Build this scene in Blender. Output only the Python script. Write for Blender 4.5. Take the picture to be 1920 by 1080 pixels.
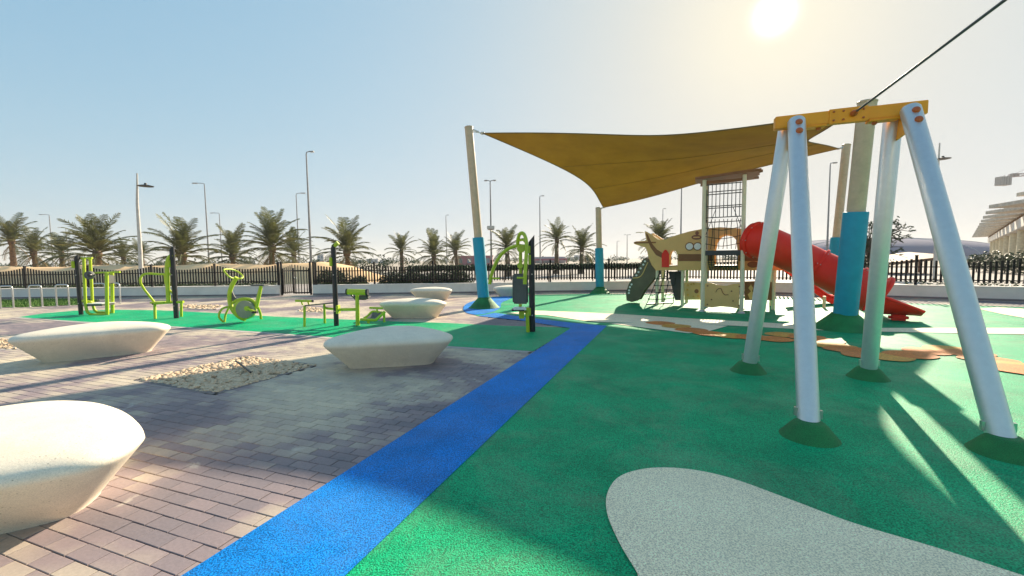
import bpy, bmesh, math, random
from mathutils import Vector as V, Matrix
random.seed(7)
R = math.radians
for o in list(bpy.data.objects): bpy.data.objects.remove(o)
scene = bpy.context.scene
col = scene.collection

# ------------------------------------------------------------------ camera
FPX, CX, CY, CAMH = 785.0, 960.0, 540.0, 1.5
TH, RHO = math.atan(53/785.0), 0.0122
_F = V((0, math.cos(TH), -math.sin(TH))); _U0 = V((0, math.sin(TH), math.cos(TH))); _R0 = V((1, 0, 0))
_RT = (_R0*math.cos(RHO) - _U0*math.sin(RHO)); _UP = (_U0*math.cos(RHO) + _R0*math.sin(RHO))
cam_d = bpy.data.cameras.new('camera'); cam = bpy.data.objects.new('camera', cam_d); col.objects.link(cam)
cam_d.sensor_width = 36; cam_d.lens = 36*FPX/1920; cam_d.clip_start = .05; cam_d.clip_end = 9000
m = Matrix((_RT, _UP, -_F)).transposed().to_4x4(); m.translation = V((0, 0, CAMH)); cam.matrix_world = m
scene.camera = cam
EYE = V((0, 0, CAMH))
def ray(px, py): return _F + _RT*((px-CX)/FPX) + _UP*((CY-py)/FPX)
def G(px, py, z=0.0):
    d = ray(px, py); return EYE + d*((z-CAMH)/d.z)
def A(px, py, Y):
    d = ray(px, py); return EYE + d*(Y/d.y)

# ------------------------------------------------------------------ world, sun, exposure
SUND = ray(1452, 27).normalized()
SUN_EL = math.asin(SUND.z); SUN_AZ = math.atan2(SUND.x, SUND.y)
world = bpy.data.worlds.new('World'); scene.world = world; world.use_nodes = True
nt = world.node_tree; N = nt.nodes; L = nt.links
sky = N.new('ShaderNodeTexSky'); sky.sky_type = 'NISHITA'; sky.sun_disc = False
sky.sun_elevation = SUN_EL; sky.sun_rotation = SUN_AZ; sky.altitude = 0
sky.air_density = 1.0; sky.dust_density = 1.5; sky.ozone_density = 2.2
bg = N['Background']; bg.inputs['Strength'].default_value = .15
# hazy Gulf sky: compress the whole dome (bright air evens out), plus the sun's aureole seen through dust
def vmath(op, a=None, b=None):
    k = N.new('ShaderNodeVectorMath'); k.operation = op
    for i, x in enumerate((a, b)):
        if x is None: continue
        if isinstance(x, tuple): k.inputs[i].default_value = x
        else: L.new(x, k.inputs[i])
    return k
WHITE = (1.05, 1.03, 1.07)
air = vmath('MULTIPLY', sky.outputs[0], (.38, .72, 1.12)).outputs[0]
den = vmath('ADD', vmath('DIVIDE', air, WHITE).outputs[0], (1, 1, 1))
base_sky = vmath('DIVIDE', air, den.outputs[0]).outputs[0]
tc = N.new('ShaderNodeTexCoord'); dt = vmath('DOT_PRODUCT', vmath('NORMALIZE', tc.outputs['Generated']).outputs[0], tuple(SUND)).outputs['Value']
def powr(e, k):
    mx = N.new('ShaderNodeMath'); mx.operation = 'MAXIMUM'; L.new(dt, mx.inputs[0]); mx.inputs[1].default_value = 0
    p = N.new('ShaderNodeMath'); p.operation = 'POWER'; L.new(mx.outputs[0], p.inputs[0]); p.inputs[1].default_value = e
    q = N.new('ShaderNodeVectorMath'); q.operation = 'SCALE'; q.inputs[0].default_value = k; L.new(p.outputs[0], q.inputs['Scale']); return q.outputs[0]
glow = vmath('ADD', powr(4200, (3.5, 3.3, 2.8)), powr(70, (.24, .18, .05)))
warm = vmath('MULTIPLY', base_sky, vmath('SUBTRACT', (1, 1, 1), powr(9, (.0, .035, .17))).outputs[0]).outputs[0]
tot = vmath('ADD', warm, glow.outputs[0])
L.new(tot.outputs[0], bg.inputs[0])
sun_d = bpy.data.lights.new('sun', 'SUN'); sun = bpy.data.objects.new('sun', sun_d); col.objects.link(sun)
sun_d.energy = 2.0; sun_d.angle = R(.6); sun_d.color = (1, .86, .66)
sun.rotation_euler = (-SUND).to_track_quat('-Z', 'Y').to_euler()
sun.location = (0, 0, 60)
scene.view_settings.view_transform = 'Standard'; scene.view_settings.look = 'None'
scene.view_settings.exposure = 2.5; scene.view_settings.gamma = 1
scene.view_settings.use_curve_mapping = False

# ------------------------------------------------------------------ materials
def mat(name, c, rough=.6, holes=0, stain=0, stc=(.42,.36,.27), sts=1.6, pits=0, var=.12, scale=4, bump=0, bscale=60, metal=0, spec=.5, c2=None, speck=0, sscale=300, trans=0, coat=0):
    m = bpy.data.materials.new(name); m.use_nodes = True; t = m.node_tree; n = t.nodes; l = t.links
    b = n['Principled BSDF']; b.inputs['Roughness'].default_value = rough; b.inputs['Metallic'].default_value = metal
    b.inputs['Specular IOR Level'].default_value = spec
    if coat: b.inputs['Coat Weight'].default_value = coat; b.inputs['Coat Roughness'].default_value = .15
    geo = n.new('ShaderNodeNewGeometry'); pos = geo.outputs['Position']
    no = n.new('ShaderNodeTexNoise'); no.inputs['Scale'].default_value = scale; no.inputs['Detail'].default_value = 6; no.inputs['Roughness'].default_value = .65
    l.new(pos, no.inputs['Vector'])
    mx = n.new('ShaderNodeMix'); mx.data_type = 'RGBA'
    c = tuple(c); d = c2 if c2 else tuple(max(0, x*(1-2*var)) for x in c); e = c if c2 else tuple(min(1, x*(1+var)) for x in c)
    mx.inputs['A'].default_value = (*d, 1); mx.inputs['B'].default_value = (*e, 1)
    rp = n.new('ShaderNodeMapRange'); rp.inputs['From Min'].default_value = .3; rp.inputs['From Max'].default_value = .7
    l.new(no.outputs[0], rp.inputs[0]); l.new(rp.outputs[0], mx.inputs['Factor'])
    out = mx.outputs['Result']
    if speck:
        wn = n.new('ShaderNodeTexNoise'); wn.inputs['Scale'].default_value = sscale; wn.inputs['Detail'].default_value = 1
        l.new(pos, wn.inputs['Vector'])
        r2 = n.new('ShaderNodeMapRange'); r2.inputs['From Min'].default_value = .3; r2.inputs['From Max'].default_value = .7
        r2.inputs['To Min'].default_value = 1-speck; r2.inputs['To Max'].default_value = 1+speck
        l.new(wn.outputs[0], r2.inputs[0])
        mm = n.new('ShaderNodeMix'); mm.data_type = 'RGBA'; mm.blend_type = 'MULTIPLY'; mm.inputs['Factor'].default_value = 1
        cc = n.new('ShaderNodeCombineColor')
        for i in range(3): l.new(r2.outputs[0], cc.inputs[i])
        l.new(out, mm.inputs['A']); l.new(cc.outputs[0], mm.inputs['B']); out = mm.outputs['Result']
    if stain:      # dust, scuffs and dirt lying on the surface in irregular patches
        sn = n.new('ShaderNodeTexNoise'); sn.inputs['Scale'].default_value = sts; sn.inputs['Detail'].default_value = 9; sn.inputs['Roughness'].default_value = .68; sn.inputs['Distortion'].default_value = .5
        l.new(pos, sn.inputs['Vector']); s3 = n.new('ShaderNodeMapRange'); s3.inputs['From Min'].default_value = .46; s3.inputs['From Max'].default_value = .72; s3.inputs['To Max'].default_value = stain
        l.new(sn.outputs[0], s3.inputs[0]); m3 = n.new('ShaderNodeMix'); m3.data_type = 'RGBA'; m3.inputs['B'].default_value = (*stc, 1)
        l.new(s3.outputs[0], m3.inputs['Factor']); l.new(out, m3.inputs['A']); out = m3.outputs['Result']
    if pits:       # air holes of cast concrete
        vo = n.new('ShaderNodeTexVoronoi'); vo.inputs['Scale'].default_value = 26; vo.inputs['Randomness'].default_value = 1; l.new(pos, vo.inputs['Vector'])
        s4 = n.new('ShaderNodeMapRange'); s4.inputs['From Min'].default_value = .06; s4.inputs['From Max'].default_value = .13; s4.inputs['To Min'].default_value = pits; s4.inputs['To Max'].default_value = 0
        l.new(vo.outputs['Distance'], s4.inputs[0]); m4 = n.new('ShaderNodeMix'); m4.data_type = 'RGBA'; m4.inputs['B'].default_value = (.3,.24,.16,1)
        l.new(s4.outputs[0], m4.inputs['Factor']); l.new(out, m4.inputs['A']); out = m4.outputs['Result']
    l.new(out, b.inputs['Base Color'])
    if bump:
        bn = n.new('ShaderNodeTexNoise'); bn.inputs['Scale'].default_value = bscale; bn.inputs['Detail'].default_value = 4
        l.new(pos, bn.inputs['Vector'])
        bp = n.new('ShaderNodeBump'); bp.inputs['Strength'].default_value = bump; bp.inputs['Distance'].default_value = .01
        l.new(bn.outputs[0], bp.inputs['Height']); l.new(bp.outputs[0], b.inputs['Normal'])
    if trans:
        tr = n.new('ShaderNodeBsdfTranslucent'); l.new(out, tr.inputs['Color'])
        ms = n.new('ShaderNodeMixShader'); ms.inputs[0].default_value = trans
        l.new(b.outputs[0], ms.inputs[1]); l.new(tr.outputs[0], ms.inputs[2]); l.new(ms.outputs[0], n['Material Output'].inputs[0])
        if holes:      # open knit: part of the light passes straight through
            tp = n.new('ShaderNodeBsdfTransparent'); m5 = n.new('ShaderNodeMixShader'); m5.inputs[0].default_value = holes
            l.new(ms.outputs[0], m5.inputs[1]); l.new(tp.outputs[0], m5.inputs[2]); l.new(m5.outputs[0], n['Material Output'].inputs[0])
    return m
rub = dict(rough=.6, scale=1.3, bump=.6, bscale=120, speck=.6, sscale=120, spec=.13, sts=1.1)
M = dict(
 green=mat('rubber_green', (.001,.36,.15), var=.16, stain=.24, **rub),
 padgreen=mat('rubber_pad_green', (.001,.38,.155), var=.12, stain=.18, **rub),
 blue=mat('rubber_blue', (.001,.205,.62), var=.14, stain=.1, **rub),
 cream=mat('rubber_cream', (.98,.83,.57), var=.05, stain=.22, stc=(.55,.45,.32), **{**rub, 'speck': .34}),
 orange=mat('rubber_orange', (.74,.24,.06), var=.12, stain=.2, **rub),
 yellowr=mat('rubber_amber', (.76,.38,.08), var=.12, stain=.2, **rub),
 mound=mat('rubber_mound', (.012,.19,.045), rough=.7, var=.2, scale=3, bump=.5, bscale=170, speck=.35, sscale=190),
 sail=mat('sail_mesh', (.27,.14,.016), rough=.8, var=.1, scale=1.2, bump=.3, bscale=5, spec=.08, trans=.17),
 seam=mat('sail_seam', (.16,.1,.03), rough=.8),
 polegrey=mat('pole_paint', (.64,.45,.29), rough=.5, var=.08, scale=6, bump=.05),
 pad=mat('pad_teal', (.004,.30,.44), rough=.55, var=.06, scale=5, bump=.08, bscale=200),
 steel=mat('galvanised', (.68,.68,.67), rough=.42, var=.025, scale=20, metal=.7, stain=.12, stc=(.5,.48,.45), sts=6),
 inox=mat('stainless', (.62,.61,.58), rough=.3, var=.06, metal=.9),
 yellow=mat('beam_yellow', (.98,.36,.006), rough=.5, var=.06, scale=5, bump=.04),
 bolt=mat('bolt_orange', (.52,.11,.02), rough=.4),
 darkm=mat('dark_metal', (.018,.018,.02), rough=.45),
 cable=mat('cable_steel', (.09,.095,.1), rough=.4, metal=.5),
 lime=mat('lime_paint', (.47,.57,.025), rough=.38, var=.07, scale=6),
 black=mat('black_post', (.012,.013,.018), rough=.4, var=.2),
 padgrey=mat('pad_grey', (.11,.11,.10), rough=.7, bump=.1),
 conc=mat('bench_concrete', (.85,.75,.59), rough=.65, var=.07, scale=2.2, bump=.1, bscale=90, speck=.12, sscale=160, stain=.3, stc=(.52,.42,.28), sts=2.2, pits=.7),
 wall=mat('wall_render', (.83,.76,.67), rough=.8, stain=.2, var=.05, scale=1.2, bump=.12, bscale=40),
 fence=mat('fence_black', (.008,.007,.007), rough=.6, spec=.25),
 sand=mat('sand', (.80,.52,.27), rough=.95, var=.1, scale=.4, bump=.4, bscale=4),
 ground=mat('ground_sand', (.38,.32,.25), rough=.95, var=.1, scale=.05),
 road=mat('road_pale', (.34,.30,.27), rough=.85, var=.08, scale=.4),
 edging=mat('edging', (.47,.42,.38), rough=.8, var=.1, scale=8, bump=.2),
 stone=mat('pebble', (.76,.60,.40), rough=.75, c2=(.48,.32,.20), scale=14, bump=.3, bscale=80),
 bed=mat('bed_sand', (.40,.29,.19), rough=.95, bump=.6, bscale=60),
 grass=mat('grass', (.085,.19,.022), rough=.8, var=.2),
 leaf=mat('leaf', (.035,.075,.016), rough=.55, c2=(.02,.04,.01), scale=3, trans=.2),
 frond=mat('frond', (.145,.15,.045), rough=.5, c2=(.07,.085,.027), scale=.8, trans=.3),
 dryf=mat('dry_frond', (.22,.15,.055), rough=.7, trans=.15),
 trunk=mat('palm_trunk', (.15,.10,.06), rough=.9, var=.3, scale=6, bump=.8, bscale=14),
 bark=mat('bark', (.10,.075,.05), rough=.9, var=.25, bump=.6, bscale=20),
 tan=mat('ship_tan', (.80,.47,.165), rough=.5, var=.05, scale=2),
 brown=mat('ship_brown', (.27,.10,.03), rough=.55, var=.1),
 emblem=mat('emblem_brown', (.28,.09,.05), rough=.5),
 white=mat('white_plastic', (.8,.78,.74), rough=.4, var=.03),
 post=mat('play_post', (.82,.68,.47), rough=.4, var=.05),
 deck=mat('deck_grey', (.055,.055,.058), rough=.6),
 rope=mat('rope', (.035,.032,.03), rough=.85),
 red=mat('red_plastic', (.92,.03,.012), rough=.5, var=.06, scale=2, spec=.3, stain=.08),
 olive=mat('slide_olive', (.13,.105,.06), rough=.5),
 lamp=mat('lamp_pole', (.30,.29,.28), rough=.5, metal=.3),
 lampw=mat('lamp_pale', (.62,.57,.5), rough=.5),
 glassy=mat('lamp_lens', (.5,.5,.5), rough=.2),
 pavil=mat('pavilion_white', (.62,.60,.57), rough=.7, var=.12, scale=.3),
 pavcol=mat('pavilion_column', (.62,.54,.36), rough=.7),
 roofp=mat('pavilion_roof', (.62,.54,.44), rough=.7, var=.15),
 rooft=mat('pavilion_timber', (.34,.22,.11), rough=.7, var=.15),
 dark=mat('dark_recess', (.06,.05,.045), rough=.8),
 dome=mat('tent_lilac', (.22,.21,.27), rough=.95, spec=.05, var=.05, scale=.05),
 bronze=mat('brown_roof', (.20,.085,.035), rough=.6, var=.2, scale=1),
 fard=mat('far_concrete', (.42,.43,.45), rough=.8, var=.05),
 farw=mat('far_glass', (.14,.19,.24), rough=.3),
 fpink=mat('far_pink', (.36,.10,.13), rough=.7),
 crane=mat('crane', (.36,.24,.22), rough=.6),
 cw=mat('counterweight', (.34,.31,.29), rough=.9),
)
# pavers: colour varies per piece, with the large stains of the real floor
def paver_mat(name, tex=False):
    m = bpy.data.materials.new(name); m.use_nodes = True; t = m.node_tree; n = t.nodes; l = t.links
    b = n['Principled BSDF']; b.inputs['Roughness'].default_value = .72; b.inputs['Specular IOR Level'].default_value = .4
    geo = n.new('ShaderNodeNewGeometry'); pos = geo.outputs['Position']
    oi = n.new('ShaderNodeObjectInfo')
    ad = n.new('ShaderNodeMath'); ad.operation = 'ADD'; l.new(geo.outputs['Random Per Island'], ad.inputs[0]); l.new(oi.outputs['Random'], ad.inputs[1])
    wn = n.new('ShaderNodeTexWhiteNoise'); wn.noise_dimensions = '1D'; l.new(ad.outputs[0], wn.inputs['W'])
    rnd = wn.outputs['Value']
    big = n.new('ShaderNodeTexNoise'); big.inputs['Scale'].default_value = .55; big.inputs['Detail'].default_value = 3; l.new(pos, big.inputs['Vector'])
    mr = n.new('ShaderNodeMapRange'); mr.inputs['From Min'].default_value = .38; mr.inputs['From Max'].default_value = .62; l.new(big.outputs[0], mr.inputs[0])
    av = n.new('ShaderNodeMath'); av.operation = 'MULTIPLY_ADD'; av.inputs[1].default_value = .24
    l.new(rnd, av.inputs[0])
    sc = n.new('ShaderNodeMath'); sc.operation = 'MULTIPLY'; sc.inputs[1].default_value = .70; l.new(mr.outputs[0], sc.inputs[0]); l.new(sc.outputs[0], av.inputs[2])
    cr = n.new('ShaderNodeValToRGB'); e = cr.color_ramp.elements
    e[0].position = .08; e[0].color = (.205,.17,.18,1); e[1].position = .95; e[1].color = (.66,.55,.39,1)
    for p, c in ((.32,(.285,.22,.22,1)), (.52,(.45,.37,.295,1)), (.72,(.55,.46,.34,1))):
        x = cr.color_ramp.elements.new(p); x.color = c
    l.new(av.outputs[0], cr.inputs[0])
    out = cr.outputs[0]
    fine = n.new('ShaderNodeTexNoise'); fine.inputs['Scale'].default_value = 45; fine.inputs['Detail'].default_value = 6; fine.inputs['Roughness'].default_value = .7; l.new(pos, fine.inputs['Vector'])
    f2 = n.new('ShaderNodeMapRange'); f2.inputs['To Min'].default_value = .72; f2.inputs['To Max'].default_value = 1.28; l.new(fine.outputs[0], f2.inputs[0])
    mm = n.new('ShaderNodeVectorMath'); mm.operation = 'SCALE'; l.new(out, mm.inputs[0]); l.new(f2.outputs[0], mm.inputs['Scale']); out = mm.outputs[0]
    # pale lime bloom / spilt mortar
    sp = n.new('ShaderNodeTexNoise'); sp.inputs['Scale'].default_value = 2.6; sp.inputs['Detail'].default_value = 7; sp.inputs['Roughness'].default_value = .6; sp.inputs['Distortion'].default_value = .7; l.new(pos, sp.inputs['Vector'])
    s2 = n.new('ShaderNodeMapRange'); s2.inputs['From Min'].default_value = .63; s2.inputs['From Max'].default_value = .70; s2.inputs['To Max'].default_value = .65; l.new(sp.outputs[0], s2.inputs[0])
    mx = n.new('ShaderNodeMix'); mx.data_type = 'RGBA'; mx.inputs['B'].default_value = (.55,.5,.43,1); l.new(s2.outputs[0], mx.inputs['Factor']); l.new(out, mx.inputs['A']); out = mx.outputs['Result']
    if tex:
        # beyond the built pieces: same bond, running in the same direction
        mp = n.new('ShaderNodeMapping'); mp.vector_type = 'TEXTURE'; mp.inputs['Rotation'].default_value = (0, 0, CRS_ANG); l.new(pos, mp.inputs[0])
        bt = n.new('ShaderNodeTexBrick'); bt.inputs['Scale'].default_value = 1; bt.inputs['Brick Width'].default_value = .2; bt.inputs['Row Height'].default_value = .1
        bt.inputs['Mortar Size'].default_value = .003; bt.inputs['Color1'].default_value = (1.1,1.1,1.1,1); bt.inputs['Color2'].default_value = (.82,.82,.82,1); bt.inputs['Mortar'].default_value = (.35,.33,.3,1)
        l.new(mp.outputs[0], bt.inputs[0])
        m2 = n.new('ShaderNodeMix'); m2.data_type = 'RGBA'; m2.blend_type = 'MULTIPLY'; m2.inputs['Factor'].default_value = 1
        l.new(out, m2.inputs['A']); l.new(bt.outputs[0], m2.inputs['B']); out = m2.outputs['Result']
        av.inputs[0].default_value = .5
        for lk in list(t.links):
            if lk.to_node == av and lk.to_socket == av.inputs[0]: t.links.remove(lk)
    l.new(out, b.inputs['Base Color'])
    bp = n.new('ShaderNodeBump'); bp.inputs['Strength'].default_value = .35; bp.inputs['Distance'].default_value = .004
    l.new(fine.outputs[0], bp.inputs['Height']); l.new(bp.outputs[0], b.inputs['Normal'])
    return m

# ------------------------------------------------------------------ mesh helpers
class MB:
    def __init__(s): s.v = []; s.f = []
    def add(s, vs, fs):
        k = len(s.v); s.v += [tuple(x) for x in vs]; s.f += [tuple(i+k for i in f) for f in fs]; return s
    def box(s, c, size, rot=None, bev=0):
        c = V(c); hx, hy, hz = (x/2 for x in size)
        if not bev:
            vs = [V((x, y, z)) for x in (-hx, hx) for y in (-hy, hy) for z in (-hz, hz)]
            fs = [(0,1,3,2), (4,6,7,5), (0,4,5,1), (2,3,7,6), (0,2,6,4), (1,5,7,3)]
        else:
            bm = bmesh.new(); bmesh.ops.create_cube(bm, size=1)
            for v in bm.verts: v.co = V((v.co.x*size[0], v.co.y*size[1], v.co.z*size[2]))
            bmesh.ops.bevel(bm, geom=bm.edges[:], offset=bev, segments=2, affect='EDGES')
            bm.verts.index_update(); vs = [v.co.copy() for v in bm.verts]; fs = [tuple(v.index for v in f.verts) for f in bm.faces]; bm.free()
        if rot is not None: vs = [rot @ v for v in vs]
        return s.add([v+c for v in vs], fs)
    def tube(s, pts, r, n=10, cap=True):
        pts = [V(p) for p in pts]; k = len(pts); rs = r if isinstance(r, (list, tuple)) else [r]*k
        vs = []; fs = []; up = None
        for i, p in enumerate(pts):
            t = (pts[min(i+1, k-1)] - pts[max(i-1, 0)]).normalized()
            if up is None:
                up = V((0, 0, 1)) if abs(t.z) < .9 else V((0, 1, 0))
            a = t.cross(up).normalized(); up = a.cross(t).normalized()
            for j in range(n):
                q = 2*math.pi*j/n; vs.append(p + (a*math.cos(q) + up*math.sin(q))*rs[i])
        for i in range(k-1):
            for j in range(n): fs.append((i*n+j, i*n+(j+1) % n, (i+1)*n+(j+1) % n, (i+1)*n+j))
        if cap: fs.append(tuple(range(n))[::-1]); fs.append(tuple((k-1)*n+j for j in range(n)))
        return s.add(vs, fs)
    def lathe(s, prof, c=(0,0,0), n=28, axis=None):
        c = V(c); q = axis.to_track_quat('Z', 'Y').to_matrix() if axis is not None else Matrix.Identity(3)
        vs = []; fs = []
        for (r, z) in prof:
            for j in range(n):
                a = 2*math.pi*j/n; vs.append(c + q @ V((r*math.cos(a), r*math.sin(a), z)))
        for i in range(len(prof)-1):
            for j in range(n): fs.append((i*n+j, i*n+(j+1) % n, (i+1)*n+(j+1) % n, (i+1)*n+j))
        fs.append(tuple(range(n))[::-1]); fs.append(tuple((len(prof)-1)*n+j for j in range(n)))
        return s.add(vs, fs)
    def plate(s, loops, thick, holes=()):
        """loop of 3-D points in one plane, extruded by the vector thick; holes are loops in the same plane"""
        bm = bmesh.new(); th = V(thick)
        for lp in [loops]+list(holes):
            vv = [bm.verts.new(p) for p in lp]
            for i in range(len(vv)): bm.edges.new((vv[i], vv[(i+1) % len(vv)]))
        r = bmesh.ops.triangle_fill(bm, use_beauty=True, use_dissolve=False, edges=bm.edges[:], normal=th.normalized())
        ex = bmesh.ops.extrude_face_region(bm, geom=bm.faces[:])
        bmesh.ops.translate(bm, verts=[g for g in ex['geom'] if isinstance(g, bmesh.types.BMVert)], vec=th)
        bmesh.ops.recalc_face_normals(bm, faces=bm.faces[:]); bm.verts.index_update()
        s.add([v.co.copy() for v in bm.verts], [tuple(v.index for v in f.verts) for f in bm.faces]); bm.free(); return s
    def build(s, name, material, parent=None, off=None, smooth=None, kind=None):
        me = bpy.data.meshes.new(name); vs = s.v
        if off is None and parent is not None: off = parent.get('_o')
        if off is not None: vs = [(x-off[0], y-off[1], z-off[2]) for x, y, z in vs]
        me.from_pydata(vs, [], s.f); me.validate()
        me.materials.append(M[material] if isinstance(material, str) else material)
        if smooth is not None:
            me.polygons.foreach_set('use_smooth', [True]*len(me.polygons)); me.set_sharp_from_angle(angle=R(smooth))
        return link(name, me, parent, kind)
def link(name, me, parent=None, kind=None):
    o = bpy.data.objects.new(name, me); col.objects.link(o)
    if parent: o.parent = parent
    if kind: o['kind'] = kind
    return o
ROOTS = []
def thing(name, label, cat, loc=(0,0,0), rz=0, group=None, world=True):
    """an Empty at the thing's base; with world=True its parts are given in world coordinates"""
    o = bpy.data.objects.new(name, None); col.objects.link(o); o.location = loc; o.rotation_euler.z = rz
    o.empty_display_size = .2; tag(o, label, cat, group)
    if world: o['_o'] = tuple(loc); ROOTS.append(o)
    return o
def tag(o, label, cat, group=None):
    o['label'] = label; o['category'] = cat
    if group: o['group'] = group
    return o
def copy_tree(o, parent=None):
    c = o.copy(); col.objects.link(c); c.parent = parent
    for ch in list(o.children): copy_tree(ch, c)
    return c
def sheet(name, poly, z, material, parent=None, kind='structure', dice=0):
    bm = bmesh.new(); vv = [bm.verts.new((p[0], p[1], z)) for p in poly]
    es = [bm.edges.new((vv[i], vv[(i+1) % len(vv)])) for i in range(len(vv))]
    bmesh.ops.triangle_fill(bm, use_beauty=True, edges=es, normal=(0, 0, 1))
    for f in bm.faces:
        if f.normal.z < 0: f.normal_flip()
    me = bpy.data.meshes.new(name); bm.to_mesh(me); bm.free(); me.materials.append(M[material] if isinstance(material, str) else material)
    return link(name, me, parent, kind)
def smoothloop(pts, it=3):
    for _ in range(it):
        q = []
        for i in range(len(pts)):
            a, b = V(pts[i]), V(pts[(i+1) % len(pts)]); q += [a*.75+b*.25, a*.25+b*.75]
        pts = q
    return pts
def curve(pts, n=6):
    """Catmull-Rom through points"""
    p = [V(x) for x in pts]; p = [p[0]*2-p[1]] + p + [p[-1]*2-p[-2]]; out = []
    for i in range(1, len(p)-2):
        for k in range(n):
            t = k/n; a, b, c, d = p[i-1], p[i], p[i+1], p[i+2]
            out.append(.5*((2*b)+(c-a)*t+(2*a-5*b+4*c-d)*t*t+(3*b-a-3*c+d)*t**3))
    out.append(p[-2]); return out
def inside(p, poly):
    x, y = p[0], p[1]; c = False; j = len(poly)-1
    for i in range(len(poly)):
        xi, yi = poly[i][0], poly[i][1]; xj, yj = poly[j][0], poly[j][1]
        if (yi > y) != (yj > y) and x < (xj-xi)*(y-yi)/(yj-yi)+xi: c = not c
        j = i
    return c

# ================================================================== THE SETTING
e1 = ray(-1211, 514); e1 = V((-e1.x, -e1.y, 0)).normalized()        # along the paver courses
CRS_ANG = math.atan2(e1.y, e1.x)
e2 = V((-e1.y, e1.x, 0))
M['paver'] = paver_mat('paver_concrete'); M['paverfar'] = paver_mat('paver_far', True)
BIG = 3500
sheet('ground', [(-BIG,-400), (BIG,-400), (BIG,BIG), (-BIG,BIG)], -.16, 'ground')
WY = 19.1                                                           # boundary wall, left run
CORN = V((7.3, WY, 0)); WR = V((5.1, -3.6, 0)).normalized()         # right run turns towards the camera
WREND = CORN + WR*24
sheet('road', [(-120,WY+.3), (7.5,WY+.3), (WREND.x+.3,WREND.y+.3), (120,WREND.y+2), (140,62), (-140,62)], -.10, 'road')
paving = sheet('paving', [(-40,-6), (30,-6), (WREND.x,WREND.y), (CORN.x,CORN.y), (-40,WY)], -.012, 'paverfar')

# rubber sheets, traced on the ground
GL = [G(*p) for p in ((345,1080), (1070.6,616))]                    # left edge of the blue strip
sdir = (GL[1]-GL[0]).normalized()
S0 = GL[0]-sdir*3.2
inner = GL[1]
GR = [G(650,1080), G(1138,611.6)]
sr = (GR[1]-GR[0]).normalized(); S1 = GR[0]-sr*3.2
def P2(*l, z=0): return [G(x, y, z) for x, y in l]
green_poly = [S0+V((.1,0,0)), inner] + P2((982,602), (896,593), (872,582), (880,568), (920,557), (965,554), (1100,551), (1250,552), (1420,556), (1560,561), (1700,569), (1920,576)) + [V((22,9.5,0)), V((22,-3,0))]
rubber = sheet('rubber_surface', green_poly, .006, 'green')
strip = [S0, inner] + P2((1046,612.5), (982,602), (896,593), (928,587), (982.5,595), (1074,606), (1138,611.6)) + [S1]
sheet('blue_strip', strip, .010, 'blue', rubber, None)
sheet('blue_patch', smoothloop(P2((866,582), (874,568), (918,557.5), (965,555), (955,562), (938,568), (940,580), (905,591), (880,590)), 2), .0105, 'blue', rubber, None)
sheet('cream_band', P2((950,588), (1000,583), (1084,586), (1170,590), (1275,597), (1400,604), (1530,611), (1650,616), (1920,616)) + [V((14,8.0,0)), V((14,7.2,0))] + P2((1920,628), (1800,626), (1650,623), (1530,620), (1400,613), (1300,608), (1196,606), (1121,605), (1093,602), (1027,592)), .014, 'cream', rubber, None)
sheet('cream_wedge', P2((1140,607), (1196,606), (1300,608), (1365,612), (1330,622), (1290,626)), .0150, 'cream', rubber, None)
sheet('cream_arc', P2((1835,580), (1870,577), (1920,580)) + [V((14.5,11.0,0)), V((14.0,10.2,0))] + P2((1920,597), (1880,590)), .0142, 'cream', rubber, None)
kid = P2((1195,1080), (1160,1020), (1138,965), (1140,925), (1165,895), (1220,881), (1290,883), (1370,900), (1480,940), (1600,985), (1750,1030), (1920,1085))
sheet('cream_island', [V(p) for p in curve(kid, 5)] + [V((2.0,1.2,0)), V((1.7,.6,0)), V((.8,.5,0)), V((.45,1.0,0))], .0148, 'cream', rubber, None)
# leaf-shaped inlays, a winding trail
trail = [(1238,607), (1268,613), (1296,620), (1332,627), (1372,631), (1412,634), (1452,637), (1470,629), (1512,634), (1546,641), (1562,650), (1588,657), (1622,667), (1664,671), (1706,667), (1738,660), (1776,656), (1812,664), (1852,676), (1892,687), (1925,696), (1960,702)]
for i, (x, y) in enumerate(trail):
    c = G(x, y); s = 1 if y < 690 else 1.15; a = -.25+.3*math.sin(i*1.7); l, w = .34*s, .30*s
    pts = [c + V((math.cos(a)*u*l - math.sin(a)*v*w, math.sin(a)*u*l + math.cos(a)*v*w, 0)) for u, v in ((-1,0), (-.7,.6), (-.2,1), (.4,.9), (.85,.4), (1,0), (.7,-.6), (.2,-1), (-.4,-.9), (-.85,-.4))]
    sheet('leaf_inlay', smoothloop(pts, 1), .0185+.0008*(i % 3), ('orange', 'yellowr')[i % 3 == 1], rubber, None)
# exercise pad, with its concrete edging
padfar = P2((35,595), (80,588), (140,583), (215,581), (300,582), (400,587), (520,594), (640,599), (740,603), (840,606), (940,611), (1046,614))
padnear = P2((1000,659), (850,650), (640,634), (480,622), (340,613), (150,603))
pad_poly = padfar + [inner+V((.02,0,0))] + padnear
pad = sheet('exercise_pad', pad_poly, .0055, 'padgreen')
mb = MB()
ed = [padfar[0]] + padnear[::-1] + [padnear[0]+sdir*-.1+V((.1,0,0))]
for i in range(len(ed)-1):
    a, b = ed[i], ed[i+1]; t = (b-a).normalized(); q = V((t.y, -t.x, 0))*.13
    mb.add([a+V((0,0,.004)), b+V((0,0,.004)), b+q+V((0,0,.004)), a+q+V((0,0,.004))], [(3,2,1,0)])
mb.build('edging_strip', 'edging', pad)
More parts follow.
